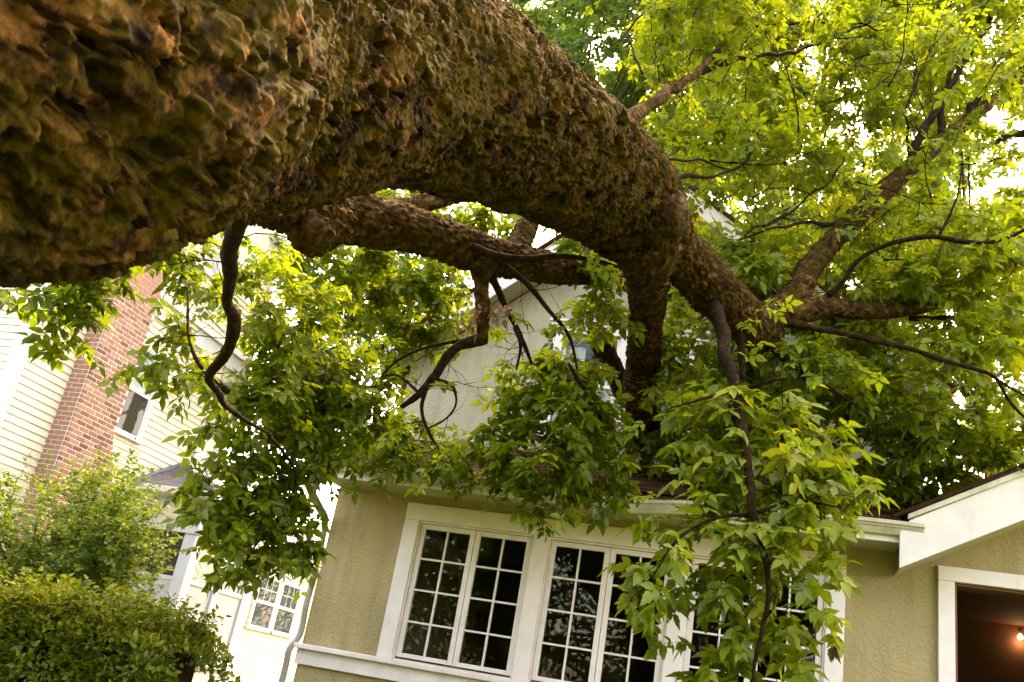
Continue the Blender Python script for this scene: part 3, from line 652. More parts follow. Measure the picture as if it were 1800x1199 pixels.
class Foliage:
    def __init__(s): s.V = []; s.F = []; s.T = []; s.n = 0; s.tw = []; s.twF = []; s.twn = 0; s.big = []
    def add(s, tV, tF, pos, fwd, size, tint_, upb=np.array([0, 0, 1.]), rn=.45):
        if len(pos) == 0: return
        V, F, k = scatter(tV, tF, pos, fwd, size, upb, rn); s.V.append(V); s.F.append(F+s.n); s.n += len(V); s.T.append(np.repeat(tint_, k))
    def twig(s, a, b_, r, c=None):
        d = b_-a; L = np.linalg.norm(d)
        if L < 1e-4: return
        d = d/L; x = np.cross(d, [0, 0, 1.]); nx_ = np.linalg.norm(x); x = x/nx_ if nx_ > 1e-3 else np.array([1., 0, 0]); y = np.cross(d, x)
        V = np.vstack([p+rr*(x*cos(t)+y*sin(t)) for p, rr in ((a, r), (b_, r*.5)) for t in (0, 2.1, 4.2)])
        F = np.array([(0, 1, 4), (0, 4, 3), (1, 2, 5), (1, 5, 4), (2, 0, 3), (2, 3, 5)])
        s.tw.append(V); s.twF.append(F+s.twn); s.twn += 6
    def build(s, parent, mat, name='foliage', twmat='bark_twig'):
        V = np.vstack(s.V); F = np.vstack(s.F); T = np.concatenate(s.T)
        me = mesh_from(name, V-origin(parent), F); a = me.attributes.new('tint', 'FLOAT', 'POINT'); a.data.foreach_set('value', T.astype(np.float32))
        o = link(name, me, mat, parent); o['kind'] = 'stuff'
        if s.tw:
            o2 = part('twig', np.vstack(s.tw), np.vstack(s.twF), twmat, parent); o2['kind'] = 'stuff'
        return o
CMP = {0: compound(0, 3), 1: compound(1, 3), 2: compound(2, 3)}; LFT = {l: leaflet(l) for l in (0, 1, 2)}
CMP5 = {0: compound(0, 5)}
def spray(fo, p, out, L, nl, size, lod, tmu, droop=.6, rec=None, simple=False):
    """a leafy shoot: a twig from p along out, bending down, with leaves to both sides"""
    d = out/np.linalg.norm(out); a = p.copy(); seg = 4; pts = [a]
    for i in range(seg):
        d = d+np.array([0, 0, -droop/seg])+rng.normal(0, .12, 3); d /= np.linalg.norm(d); a = a+d*L/seg; pts.append(a)
    pts = np.array(pts)
    for i in range(seg): fo.twig(pts[i], pts[i+1], .0035*(1-i/6)*(size/.12))
    t = np.sort(rng.uniform(.1, 1, nl))*seg; i = np.minimum(t.astype(int), seg-1); q = pts[i]+(pts[i+1]-pts[i])*(t-i)[:, None]
    dirs = pts[i+1]-pts[i]; dirs /= np.linalg.norm(dirs, axis=1)[:, None]
    side = np.cross(dirs, [0, 0, 1.])+1e-4; side /= np.linalg.norm(side, axis=1)[:, None]; sg = np.where(np.arange(nl) % 2, 1, -1)[:, None]
    fwd = dirs*.55+side*sg*.8+rng.normal(0, .35, (nl, 3))+np.array([0, 0, -.55*droop-.1])
    sz = size*rng.uniform(.65, 1.25, nl); tt = np.clip(rng.normal(tmu, .2, nl), 0, .985)
    tt = np.where(rng.random(nl) < .012, rng.uniform(.97, 1, nl), np.minimum(tt, .93))
    if rec is not None:
        f_, s_, u_ = frames(fwd, .45, np.array([0, 0, 1.]))
        for k in range(nl): rec.append((q[k], f_[k], s_[k], u_[k], sz[k], tt[k]))
    else:
        tV, tF = (LFT if simple else CMP)[lod]; fo.add(tV, tF, q, fwd, sz, tt)
def ball(n, bias=.6):
    v_ = rng.normal(size=(n, 3)); v_ /= np.linalg.norm(v_, axis=1)[:, None]; return v_*(rng.random(n)**(1/3*bias+.0))[:, None]
def clump(fo, x, y, d, rx, ry, rd=None, dens=1., size=.11, lod=1, tmu=.45, droop=.6, rec=None, src=None, nl=7):
    """leafy clump round photo pixel x, y at depth d; rx, ry in photo pixels"""
    c = at(x, y, d); ax, ay = rx*d/FPX, ry*d/FPX; rd = rd if rd else .6*min(ax, ay)+.15
    Ls = size*3.2; area = pi*ax*ay
    n = max(3, int(dens*area/(size*size)*1.7))
    v_ = ball(n); P = c+v_[:, :1]*_R*ax*.9+v_[:, 1:2]*_U*ay*.9+v_[:, 2:3]*_F*rd
    for k in range(n):
        out = (P[k]-c)*1.2/(max(ax, ay)+.01)+rng.normal(0, .5, 3)+np.array([0, 0, .15])
        spray(fo, P[k]-out/np.linalg.norm(out)*Ls*.35, out, Ls*rng.uniform(.6, 1.1), nl, size, lod, tmu, droop, rec)
# ================================================================== fallen tree
ft = thing('fallen_tree', 'huge mossy fallen tree lying across the stucco house roof, its broken leafy limbs hanging down', 'tree', tuple(at(-700, -200, 1.2)*np.array([1, 1, 0])))
def bark_trunk(Q, RR):
    W = Q + .06*np.stack([fbm(Q*6, 3), fbm(Q*6+40, 3), fbm(Q*6+80, 3)], 1) + .016*np.stack([fbm(Q*30, 2), fbm(Q*30+40, 2), fbm(Q*30+80, 2)], 1)
    lone = sstep(fbm(Q*2.2+7, 2), -.45, .35)
    n1 = np.abs(fbm(W*np.array([2.4, 8., 8.])+21, 3)); fur = 1-sstep(n1, .0, .07)
    n2 = fbm(W*np.array([9.5, 14, 14])+50, 2, .5); pit = sstep(n2, .22, .31)
    n3 = fbm(W*np.array([18., 25, 25])+150, 2, .5); pit2 = sstep(n3, .28, .38)
    chip = sstep(fbm(W*np.array([15., 22, 22])+90, 3, .6), .14, .22); chip2 = sstep(fbm(W*np.array([30., 42, 42])+190, 2, .6), .12, .25)
    return -.040*fur*lone-.068*pit*(.25+.75*lone)-.024*pit2+.008*chip+.006*chip2+.026*fbm(Q*np.array([3., 6, 6]), 3, .5)+.009*fbm(Q*50, 3, .7)+.05*fbm(Q*1.7+3, 2)
def bark_limb(Q, RR):
    W = Q + .02*np.stack([fbm(Q*16, 2), fbm(Q*16+40, 2), fbm(Q*16+80, 2)], 1)
    F1, F2, ID = voro(W*np.array([1/.075, 1/.036, 1/.036])); plate = sstep(F2-F1, .03, .4)
    k = np.clip(RR/.16, .25, 1.2)
    return k*(.020*(plate-.6)+.014*(ID-.5)*plate+.011*fbm(Q*48, 2)+.02*fbm(Q*6, 2))
fo = Foliage()
def limb(name, rows, n, k, mat='bark_limb', bark=bark_limb, wob=0):
    C = pxl(rows)
    V, Fq, P = tube(C, n, k, True, bark, wob); o = part(name, V, tri(Fq), mat, ft, True); return o, P
limb('trunk', [(-1100, -420, 1.25, .60), (-500, -190, 1.45, .58), (-60, -10, 1.85, .57), (290, 45, 2.6, .55), (600, 108, 3.6, .505), (855, 198, 4.75, .475), (1010, 282, 5.8, .43), (1095, 352, 6.55, .39), (1145, 398, 6.95, .33), (1172, 425, 7.1, .22), (1180, 436, 7.15, .08)], 960, 440, 'bark', bark_trunk)
limb('limb', [(360, 230, 3.5, .24), (470, 338, 5.0, .19), (560, 372, 5.6, .168), (700, 398, 6.1, .158), (850, 446, 6.7, .142), (950, 468, 7.2, .125), (1060, 482, 7.9, .11), (1120, 500, 8.4, .09)], 300, 90)
limb('limb', [(1130, 390, 6.75, .30), (1140, 440, 6.9, .25), (1139, 478, 7.1, .18), (1138, 530, 7.4, .148), (1132, 620, 8.2, .155), (1126, 700, 9.0, .165), (1140, 780, 9.9, .15)], 240, 84)
limb('limb', [(1110, 380, 6.7, .28), (1190, 445, 7.1, .205), (1270, 525, 7.4, .19), (1325, 578, 7.7, .175), (1350, 600, 7.85, .11), (1356, 607, 7.9, .03)], 220, 90)
limb('limb', [(1320, 575, 7.7, .15), (1385, 535, 7.9, .135), (1425, 470, 8.15, .105), (1520, 368, 8.7, .10), (1600, 295, 9.2, .09), (1690, 222, 9.8, .078), (1760, 165, 10.2, .066), (1850, 100, 10.9, .06)], 260, 60)
limb('broken_limb', [(1380, 555, 7.8, .12), (1440, 540, 7.9, .098), (1530, 547, 8.0, .072), (1600, 543, 8.1, .062), (1642, 537, 8.2, .045)], 120, 44)
limb('stub', [(1100, 345, 6.4, .26), (1150, 370, 6.3, .20), (1184, 390, 6.2, .15), (1200, 402, 6.15, .07)], 90, 60)
limb('stub', [(585, 378, 5.5, .17), (550, 400, 5.3, .15), (530, 420, 5.2, .10), (524, 430, 5.2, .04)], 80, 50)
limb('broken_limb', [(900, 455, 7.3, .13), (918, 418, 7.5, .095), (932, 388, 7.6, .085), (948, 366, 7.7, .08)], 90, 40)
limb('broken_limb', [(930, 392, 7.6, .06), (965, 372, 7.6, .05), (1000, 350, 7.7, .045)], 50, 24)
limb('broken_limb', [(1046, 578, 8.6, .085), (1056, 600, 8.8, .10), (1078, 650, 9.2, .10), (1100, 700, 9.8, .10)], 80, 40)
limb('limb', [(640, 375, 7.6, .09), (700, 368, 7.8, .09), (760, 352, 8.0, .085), (830, 335, 8.3, .08)], 90, 40)
for nm, rows in (('branch', [(434, 335, 3.55, .046), (420, 395, 3.75, .038), (406, 435, 3.95, .038), (407, 490, 4.15, .034), (411, 560, 4.5, .033), (399, 620, 4.7, .031), (366, 668, 4.9, .027), (392, 712, 5.2, .018), (440, 745, 5.5, .013), (475, 765, 5.7, .007)]),
        ('branch', [(850, 455, 6.75, .12), (846, 490, 6.7, .072), (850, 550, 6.65, .055), (849, 598, 6.6, .048)]),
        ('branch', [(858, 597, 6.6, .03), (843, 598, 6.6, .05), (800, 612, 6.6, .044), (765, 660, 6.6, .042), (738, 692, 6.6, .036), (705, 716, 6.6, .022)]),
        ('branch', [(748, 682, 6.6, .02), (741, 720, 6.55, .017), (757, 765, 6.5, .013), (772, 790, 6.5, .008)]),
        ('branch', [(770, 668, 6.6, .014), (797, 682, 6.5, .012), (802, 705, 6.5, .01), (785, 735, 6.4, .008), (755, 752, 6.4, .005)]),
        ('branch', [(840, 596, 6.6, .02), (790, 602, 6.7, .016), (735, 615, 6.8, .013), (690, 640, 7.0, .01), (655, 690, 7.2, .006)]),
        ('branch', [(735, 690, 6.6, .012), (700, 660, 6.7, .010), (660, 665, 6.9, .006)]),
        ('branch', [(808, 425, 6.45, .035), (870, 448, 6.4, .034), (930, 456, 6.5, .03), (1030, 455, 6.6, .022), (1090, 470, 6.7, .012)]),
        ('branch', [(872, 455, 6.4, .02), (925, 497, 6.5, .022), (965, 545, 6.6, .02), (1000, 590, 6.7, .014), (1015, 650, 6.8, .009)]),
        ('branch', [(862, 480, 6.7, .03), (890, 540, 6.8, .024), (915, 590, 6.9, .02), (935, 640, 7.0, .012)]),
        ('branch', [(905, 575, 6.8, .018), (915, 600, 6.8, .014), (908, 650, 6.9, .008)]),
        ('branch', [(1085, 235, 6.9, .075), (1120, 198, 7.2, .062), (1170, 165, 7.7, .055), (1228, 125, 8.3, .046), (1275, 72, 9.0, .036), (1330, 0, 9.8, .028), (1370, -60, 10.4, .02)]),
        ('branch', [(1228, 126, 8.3, .036), (1300, 102, 8.8, .026), (1400, 92, 9.4, .02), (1500, 50, 10, .014), (1580, 20, 10.5, .008)]),
        ('branch', [(1255, 540, 7.15, .06), (1272, 585, 6.9, .056), (1288, 660, 6.35, .05), (1306, 760, 5.85, .042), (1320, 860, 5.55, .031), (1342, 960, 5.35, .025), (1352, 1040, 5.25, .019), (1337, 1120, 5.15, .014), (1324, 1240, 5.0, .009)]),
        ('branch', [(1300, 575, 7.5, .05), (1304, 620, 7.4, .04), (1306, 665, 7.3, .025)]),
        ('branch', [(1345, 590, 7.7, .05), (1370, 625, 7.6, .034), (1410, 660, 7.5, .026), (1470, 690, 7.4, .016), (1530, 730, 7.3, .008)]),
        ('branch', [(1380, 567, 7.6, .036), (1425, 575, 7.5, .03), (1490, 587, 7.4, .028), (1580, 608, 7.3, .024), (1690, 643, 7.2, .02), (1750, 665, 7.1, .016), (1810, 745, 7.0, .010)]),
        ('branch', [(1745, 662, 7.1, .012), (1790, 690, 7.1, .01), (1840, 710, 7.1, .007)]),
        ('branch', [(1455, 520, 7.9, .03), (1500, 465, 7.8, .026), (1560, 430, 7.7, .024), (1640, 416, 7.6, .022), (1740, 425, 7.5, .018), (1830, 380, 7.4, .014)]),
        ('branch', [(1650, 416, 7.6, .014), (1680, 350, 7.7, .011), (1690, 300, 7.8, .007)]),
        ('branch', [(1600, 300, 9.2, .06), (1612, 250, 9.4, .052), (1655, 175, 9.9, .044), (1710, 85, 10.6, .038), (1775, -20, 11.4, .03)]),
        ('branch', [(1655, 250, 9.6, .05), (1656, 180, 9.9, .036), (1685, 90, 10.4, .026), (1725, -10, 11, .018)]),
        ('branch', [(1600, 270, 9.3, .02), (1590, 200, 9.6, .016), (1610, 120, 10, .012), (1640, 30, 10.5, .008)]),
        ('branch', [(1690, 220, 9.8, .036), (1725, 160, 10.1, .028), (1755, 90, 10.6, .02)]),
        ('branch', [(1770, 160, 10.2, .05), (1800, 118, 10.4, .04), (1840, 60, 10.8, .03)]),
        ('branch', [(1490, 400, 8.6, .03), (1430, 392, 8.3, .02), (1360, 400, 8.0, .014), (1300, 422, 7.8, .008)]),
        ('branch', [(1310, 415, 7.8, .010), (1390, 375, 8.2, .013), (1460, 320, 8.6, .011), (1500, 250, 9, .008)]),
        ('branch', [(1160, 310, 7.3, .022), (1250, 312, 7.7, .017), (1310, 285, 8.1, .012), (1340, 220, 8.5, .008)]),
        ('branch', [(1160, 282, 7.3, .014), (1230, 280, 7.7, .012), (1290, 300, 8, .008)]),
        ('branch', [(1330, 46, 9.4, .02), (1440, 40, 9.8, .015), (1560, 48, 10.2, .010)]),
        ('branch', [(1130, 130, 8.0, .012), (1100, 60, 8.6, .012), (1160, -20, 9.4, .009)]),
        ('branch', [(1680, 530, 8.3, .03), (1760, 570, 8.2, .022), (1830, 600, 8.1, .016)]),
        ('branch', [(1600, 560, 8.1, .03), (1680, 560, 8.2, .028), (1760, 600, 8.3, .018)]),
        ('branch', [(1810, 235, 9.5, .045), (1760, 245, 9.4, .036), (1720, 260, 9.3, .02)]),
        ('branch', [(1330, 905, 5.5, .014), (1260, 910, 5.4, .011), (1190, 950, 5.3, .008), (1150, 1010, 5.2, .005)]),
        ('branch', [(1330, 900, 5.5, .014), (1400, 880, 5.5, .010), (1470, 890, 5.4, .006)]),
        ('branch', [(1290, 690, 6.2, .014), (1240, 700, 6.0, .01), (1180, 715, 5.9, .006)]),
        ('branch', [(1292, 690, 6.2, .014), (1360, 670, 6.0, .010), (1390, 665, 5.9, .006)]),
        ('branch', [(400, 690, 5.1, .02), (350, 640, 5.2, .014), (330, 560, 5.4, .010), (318, 470, 5.7, .006)]),
        ('branch', [(470, 765, 5.8, .012), (520, 830, 6.1, .010), (500, 900, 6.2, .008), (440, 970, 6.2, .005)]),
        ('branch', [(1000, 640, 7.6, .014), (1040, 700, 7.7, .018), (1060, 760, 7.8, .014), (1065, 820, 7.8, .008)])):
    k = 16 if max(r[3] for r in rows) > .03 else 8; C = pxl(rows); D = [C[0]]
    for a, b_ in zip(C[:-1], C[1:]):             # crooked: jog the path between its joints
        L = np.linalg.norm(b_[:3]-a[:3]); m_ = max(1, int(L/.16))
        for q in range(1, m_+1):
            p = a+(b_-a)*q/m_
            if q < m_: p[:3] += rng.normal(0, min(.016, .06*L), 3)
            p[3] *= rng.uniform(.72, .98); D.append(p)
    V, Fq, P = tube(np.array(D), max(26, len(D)*5), k, True, lambda Q, RR: RR*(.22*fbm(Q/.035, 2)+.25*np.maximum(0, fbm(Q*np.array([9., 2, 2])+9, 2))), .006)
    part(nm, V, tri(Fq), 'bark_limb' if k == 16 and rows[0][3] > .06 else 'bark_twig', ft, True)
    Lt = np.linalg.norm(np.diff(P, axis=0), axis=1).sum()
    for q in range(int(Lt*5)+2):                 # fine side twigs
        i_ = random.randrange(len(P)//6, len(P)-1); T_ = P[i_+1]-P[i_]; T_ /= np.linalg.norm(T_)
        d_ = T_*random.uniform(.1, .9)+rng.normal(0, .6, 3); d_ /= np.linalg.norm(d_); a = P[i_]; r_ = random.uniform(.003, .006); n_ = random.randint(3, 6)
        for z_ in range(n_):
            b_ = a+d_*random.uniform(.05, .11); fo.twig(a, b_, r_); 
            if random.random() < .5:
                e_ = d_+rng.normal(0, .5, 3); fo.twig(b_, b_+e_/np.linalg.norm(e_)*random.uniform(.05, .16), r_*.6)
            a = b_; r_ *= .8; d_ = d_+rng.normal(0, .25, 3)+np.array([0, 0, .05]); d_ /= np.linalg.norm(d_)
        if random.random() < .35 and rows[0][2] > 4.5: spray(fo, a, d_, .2, 5, .085, 1, random.uniform(.4, .7), .6)
#TW
# pale torn wood where limbs snapped
for (x, y, d, r) in ((948, 366, 7.68, .07), (1000, 350, 7.68, .04), (1643, 537, 8.2, .045)):
    c = at(x, y, d); bb = B()
    for q in range(9):
        a = random.uniform(0, 6.28); o_ = c+(_R*cos(a)+_U*sin(a))*r*random.uniform(.2, .8)-_F*.03; t_ = o_+(_U*random.uniform(.3, 1)+_R*random.uniform(.1, .5))*r*random.uniform(.6, 1.4)
        e_ = _R*.012; g_ = _F*.012; n = len(bb.v); bb.v += [tuple(o_-e_), tuple(o_+e_), tuple(o_+g_), tuple(t_)]; bb.f += [(n, n+1, n+3), (n+1, n+2, n+3), (n+2, n, n+3), (n, n+2, n+1)]
    bb.put('splinter', 'torn_wood', ft)

rec = []
# near, large-leaved spray hanging in front of the window
for (x, y, d, rx, ry, dn) in ((1310, 705, 5.9, 90, 32, .8), (1225, 700, 5.9, 45, 28, .9), (1250, 745, 5.8, 65, 45, 1), (1400, 790, 5.5, 115, 60, 1), (1300, 830, 5.5, 100, 70, 1), (1480, 850, 5.4, 50, 55, 1),
        (1420, 870, 5.4, 80, 50, 1), (1205, 925, 5.3, 85, 45, 1), (1130, 985, 5.2, 40, 60, .9), (1160, 1050, 5.2, 45, 45, .8), (1330, 930, 5.3, 100, 55, 1), (1400, 960, 5.3, 75, 50, 1), (1280, 1010, 5.2, 65, 50, .9),
        (1390, 1050, 5.2, 70, 55, 1), (1265, 1130, 5.1, 70, 55, .9), (1400, 1120, 5.1, 60, 60, .9), (1330, 1180, 5.0, 90, 40, 1), (1350, 720, 5.8, 60, 40, .8)):
    clump(fo, x, y, d+.30, rx*.93, ry, .26, dn*.56, .108, 0, .66, .75, rec, nl=6)
rec.sort(key=lambda q: -q[4]/max(.5, float((q[0]-CAM)@_F)))
tV, tF = CMP[0]; fto = origin(ft); leaf_me = []
for k in range(8):
    me = mesh_from('leaf', tV, tF); a = me.attributes.new('tint', 'FLOAT', 'POINT'); a.data.foreach_set('value', np.full(len(tV), [.42, .52, .58, .64, .7, .78, .86, .95][k], np.float32)); me.materials.append(MAT['leaf']); leaf_me.append(me)
for (p, f_, s_, u_, sz, tt) in rec[:300]:
    o = bpy.data.objects.new('leaf', leaf_me[int(np.clip((tt-.35)/.6*8, 0, 7))]); COL.objects.link(o); o.parent = ft
    mt = Matrix.Identity(4)
    for i in range(3): mt[i][0], mt[i][1], mt[i][2], mt[i][3] = f_[i]*sz, s_[i]*sz, u_[i]*sz, p[i]-fto[i]
    o.matrix_local = mt
rest = rec[300:]
if rest:
    P_ = np.array([q[0] for q in rest]); fo.add(tV, tF, P_, np.array([q[1] for q in rest]), np.array([q[4] for q in rest]), np.array([q[5] for q in rest]), upb=np.array([0, 0, 1.]))
print('near leaves', len(rec))
CL = [  # x, y, depth, rx, ry, density, leaf tone
    # left, under the trunk
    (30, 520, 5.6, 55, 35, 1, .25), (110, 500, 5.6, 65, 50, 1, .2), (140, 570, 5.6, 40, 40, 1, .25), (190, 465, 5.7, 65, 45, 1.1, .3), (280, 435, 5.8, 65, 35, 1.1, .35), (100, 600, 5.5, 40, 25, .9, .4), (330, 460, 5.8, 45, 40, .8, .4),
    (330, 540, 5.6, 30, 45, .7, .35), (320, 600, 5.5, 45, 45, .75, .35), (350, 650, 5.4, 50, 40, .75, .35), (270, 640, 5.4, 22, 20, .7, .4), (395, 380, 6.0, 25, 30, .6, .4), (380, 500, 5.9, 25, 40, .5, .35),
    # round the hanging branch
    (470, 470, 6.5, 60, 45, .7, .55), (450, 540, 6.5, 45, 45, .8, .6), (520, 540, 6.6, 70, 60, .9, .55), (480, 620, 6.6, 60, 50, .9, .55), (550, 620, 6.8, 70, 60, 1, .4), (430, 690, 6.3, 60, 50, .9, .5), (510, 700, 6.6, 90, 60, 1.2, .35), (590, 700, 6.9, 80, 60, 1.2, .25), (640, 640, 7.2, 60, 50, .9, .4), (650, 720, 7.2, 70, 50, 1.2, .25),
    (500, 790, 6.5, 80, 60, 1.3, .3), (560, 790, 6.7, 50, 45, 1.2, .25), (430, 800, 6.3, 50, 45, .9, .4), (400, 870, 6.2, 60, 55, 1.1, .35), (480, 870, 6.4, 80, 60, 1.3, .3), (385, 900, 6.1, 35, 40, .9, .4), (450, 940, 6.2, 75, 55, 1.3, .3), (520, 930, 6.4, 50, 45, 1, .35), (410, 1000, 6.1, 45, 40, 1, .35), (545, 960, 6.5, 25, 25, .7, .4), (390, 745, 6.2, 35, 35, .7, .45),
    # behind the second limb
    (520, 460, 8.5, 60, 40, .7, .55), (600, 450, 8.6, 80, 40, .9, .55), (690, 470, 8.8, 80, 50, .9, .55), (620, 520, 8.8, 70, 50, .7, .5), (720, 530, 9, 80, 60, 1, .45), (790, 560, 9, 50, 45, 1, .4), (680, 600, 9, 60, 40, .7, .45), (770, 480, 9, 60, 40, .8, .5),
    (650, 352, 9.2, 60, 25, 1.1, .45), (720, 345, 9.2, 60, 25, 1.1, .45), (960, 360, 9.2, 60, 30, 1.1, .4), (800, 385, 8.8, 80, 25, 1, .5), (740, 372, 8.8, 50, 20, .9, .5), (870, 370, 8.9, 50, 22, .8, .45), (1000, 400, 8.6, 40, 40, 1, .3),
    # on the roof and over the gutter
    (660, 775, 8.7, 70, 28, 1.2, .25), (740, 790, 8.6, 70, 25, 1.1, .4), (810, 800, 8.4, 70, 30, 1.2, .45), (700, 815, 8.5, 40, 14, .8, .35), (880, 770, 8.1, 50, 40, 1.1, .45), (960, 670, 7.9, 90, 45, 1.2, .5), (915, 690, 8, 35, 35, 1, .5), (1000, 720, 7.8, 90, 60, 1.2, .45), (940, 800, 7.8, 80, 60, 1.2, .4), (1030, 800, 7.8, 75, 60, 1.2, .35), (950, 880, 7.8, 55, 35, 1.1, .35), (1060, 860, 7.9, 45, 35, 1.1, .35), (1010, 640, 7.9, 60, 30, 1, .5), (850, 820, 8.2, 60, 30, 1.1, .4), (700, 740, 9, 50, 25, .9, .3),
    (625, 806, 8.9, 30, 9, 1.3, .1), (680, 815, 8.9, 35, 9, 1.3, .15), (745, 824, 8.85, 35, 9, 1.3, .2), (800, 830, 8.8, 30, 12, 1.3, .3), (640, 790, 9.1, 40, 10, 1.2, .2), (1130, 872, 8.8, 30, 9, 1.2, .15),
    (1170, 830, 9.2, 55, 40, 1.2, .2), (1180, 780, 9.4, 60, 40, 1.2, .2), (1110, 760, 9.4, 60, 35, 1, .25), (1240, 800, 9, 60, 50, 1.1, .3),
    # between the limbs
    (1050, 470, 7.6, 50, 35, 1, .6), (1060, 530, 7.7, 50, 50, 1, .6), (1085, 580, 7.8, 35, 35, .8, .55), (1200, 540, 8.2, 40, 50, 1, .5), (1190, 610, 8.2, 40, 50, 1, .5), (1230, 670, 7.6, 45, 45, 1, .5), (1180, 690, 7.9, 40, 30, .8, .5), (1250, 600, 8.4, 40, 40, 1, .35),
    (1250, 720, 8.6, 50, 40, 1.2, .4), (1290, 640, 8.8, 50, 50, 1.2, .35), (1340, 660, 8.8, 50, 60, 1.2, .35), (1480, 570, 8.9, 60, 35, 1.1, .45), (1400, 560, 9, 60, 40, 1.1, .35), (1390, 740, 8.7, 60, 50, 1.2, .35), (1330, 760, 8.7, 60, 50, 1.1, .3),
    # right of the fork
    (1400, 620, 7.8, 60, 40, 1, .5), (1460, 640, 7.6, 70, 50, 1, .55), (1380, 680, 8.2, 60, 50, 1, .35), (1520, 620, 8.3, 50, 30, .8, .5), (1440, 720, 8.2, 70, 50, 1.1, .35), (1530, 700, 8.0, 70, 50, 1.1, .5), (1600, 660, 7.8, 70, 45, 1.1, .5), (1650, 720, 7.9, 80, 50, 1.1, .45), (1580, 770, 8.2, 80, 50, 1.2, .35), (1520, 800, 8.4, 50, 50, 1.2, .3), (1650, 800, 8.3, 70, 50, 1.1, .4), (1720, 770, 8.2, 60, 50, 1.1, .5), (1600, 850, 8.5, 70, 35, 1.2, .3), (1690, 850, 8.6, 50, 25, 1, .35), (1560, 880, 8.4, 40, 25, 1, .35), (1650, 600, 7.7, 70, 40, 1, .5), (1730, 600, 7.6, 60, 50, .8, .55), (1780, 660, 7.6, 40, 50, .6, .55), (1770, 750, 8, 40, 50, .9, .55), (1790, 530, 7.7, 40, 50, .9, .6), (1740, 520, 7.9, 50, 40, .8, .6),
    (1230, 440, 8.2, 40, 60, 1, .5), (1290, 470, 8.2, 50, 50, 1, .45), (1350, 460, 8.2, 60, 50, 1, .5), (1330, 530, 8.4, 40, 30, .8, .4), (1560, 480, 8.0, 70, 45, .8, .55), (1640, 480, 7.9, 70, 50, .8, .6), (1500, 500, 8.4, 50, 40, .8, .5), (1720, 440, 7.8, 60, 50, .8, .6), (1700, 380, 8.0, 60, 45, .8, .6), (1780, 420, 7.9, 40, 50, .7, .6)]
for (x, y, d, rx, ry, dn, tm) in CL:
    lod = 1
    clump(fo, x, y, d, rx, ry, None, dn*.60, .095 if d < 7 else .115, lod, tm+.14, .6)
# the crown lifted up on the right
HOLES = [(1590, 250, 45, 60), (1480, 235, 22, 25), (1735, 195, 38, 45), (1790, 270, 30, 50), (1080, 95, 14, 12), (1650, 560, 40, 26), (1700, 585, 40, 20), (1440, 60, 28, 20), (1500, 130, 26, 18), (1730, 60, 40, 30), (1600, 30, 35, 30), (1410, 120, 20, 16), (1300, 330, 12, 12), (1750, 330, 30, 26), (1660, 340, 16, 22)]
HOLES = [(a, b_, rx*.68, ry*.68) for a, b_, rx, ry in HOLES]
def hole(x, y): return any(((x-a)/(rx*1.0))**2+((y-b_)/(ry*1.0))**2 < 1 for a, b_, rx, ry in HOLES)
nC = 0
while nC < 210:
    x = random.uniform(1120, 1830); y = random.uniform(-40, 620)
    if y < 230 and x < 1120+(230-y)*.2: continue
    if hole(x, y): continue
    d = random.uniform(8.4, 12.5); r = random.uniform(28, 60)
    if any(abs(x-a) < rx*.7+r*.5 and abs(y-b_) < ry*.7+r*.5 for a, b_, rx, ry in HOLES): r *= .5
    if y > 480 and x < 1420: continue
    clump(fo, x, y, d, r*1.2, r*.9, None, .34, .105, 1 if d < 10.0 else 2, random.uniform(.4, .85), .55, nl=6); nC += 1
for q in range(70):
    x, y = random.uniform(1130, 1780), random.uniform(-20, 560); d = random.uniform(7.6, 9.6); a = at(x, y, d)
    if y > 420 and x < 1420: continue
    d_ = _R*random.uniform(-.4, 1.)+_U*random.uniform(-.3, .9)+_F*random.uniform(-.2, .5); d_ /= np.linalg.norm(d_); r_ = random.uniform(.006, .013)
    for z_ in range(random.randint(6, 12)):
        b_ = a+d_*random.uniform(.08, .18); fo.twig(a, b_, r_)
        if random.random() < .6:
            e_ = d_+rng.normal(0, .6, 3); e_ /= np.linalg.norm(e_); c_ = b_+e_*random.uniform(.1, .3); fo.twig(b_, c_, r_*.55)
            e_ = e_+rng.normal(0, .4, 3); fo.twig(c_, c_+e_/np.linalg.norm(e_)*random.uniform(.08, .22), r_*.35)
        a = b_; r_ *= .88; d_ = d_+rng.normal(0, .16, 3); d_ /= np.linalg.norm(d_)
fo.build(ft, 'leaf')
# dry brown leaves still clinging to the snapped branch
fd = Foliage()
for (x, y) in ((832, 560), (826, 580), (838, 545), (880, 545), (888, 540), (876, 552)):
    p = at(x, y, 6.6); n = 9
    fd.add(*LFT[1], p+rng.normal(0, .03, (n, 3)), np.array([0, 0, -1.])+rng.normal(0, .35, (n, 3)), rng.uniform(.05, .085, n), rng.random(n)*.8)
p = at(1467, 1138, 5.1); fd.add(*LFT[0], p+rng.normal(0, .006, (5, 3)), np.array([0, 0, -1.])+rng.normal(0, .2, (5, 3)), rng.uniform(.08, .1, 5), np.zeros(5))
fd.build(ft, 'leaf_dry', 'dry_leaves')

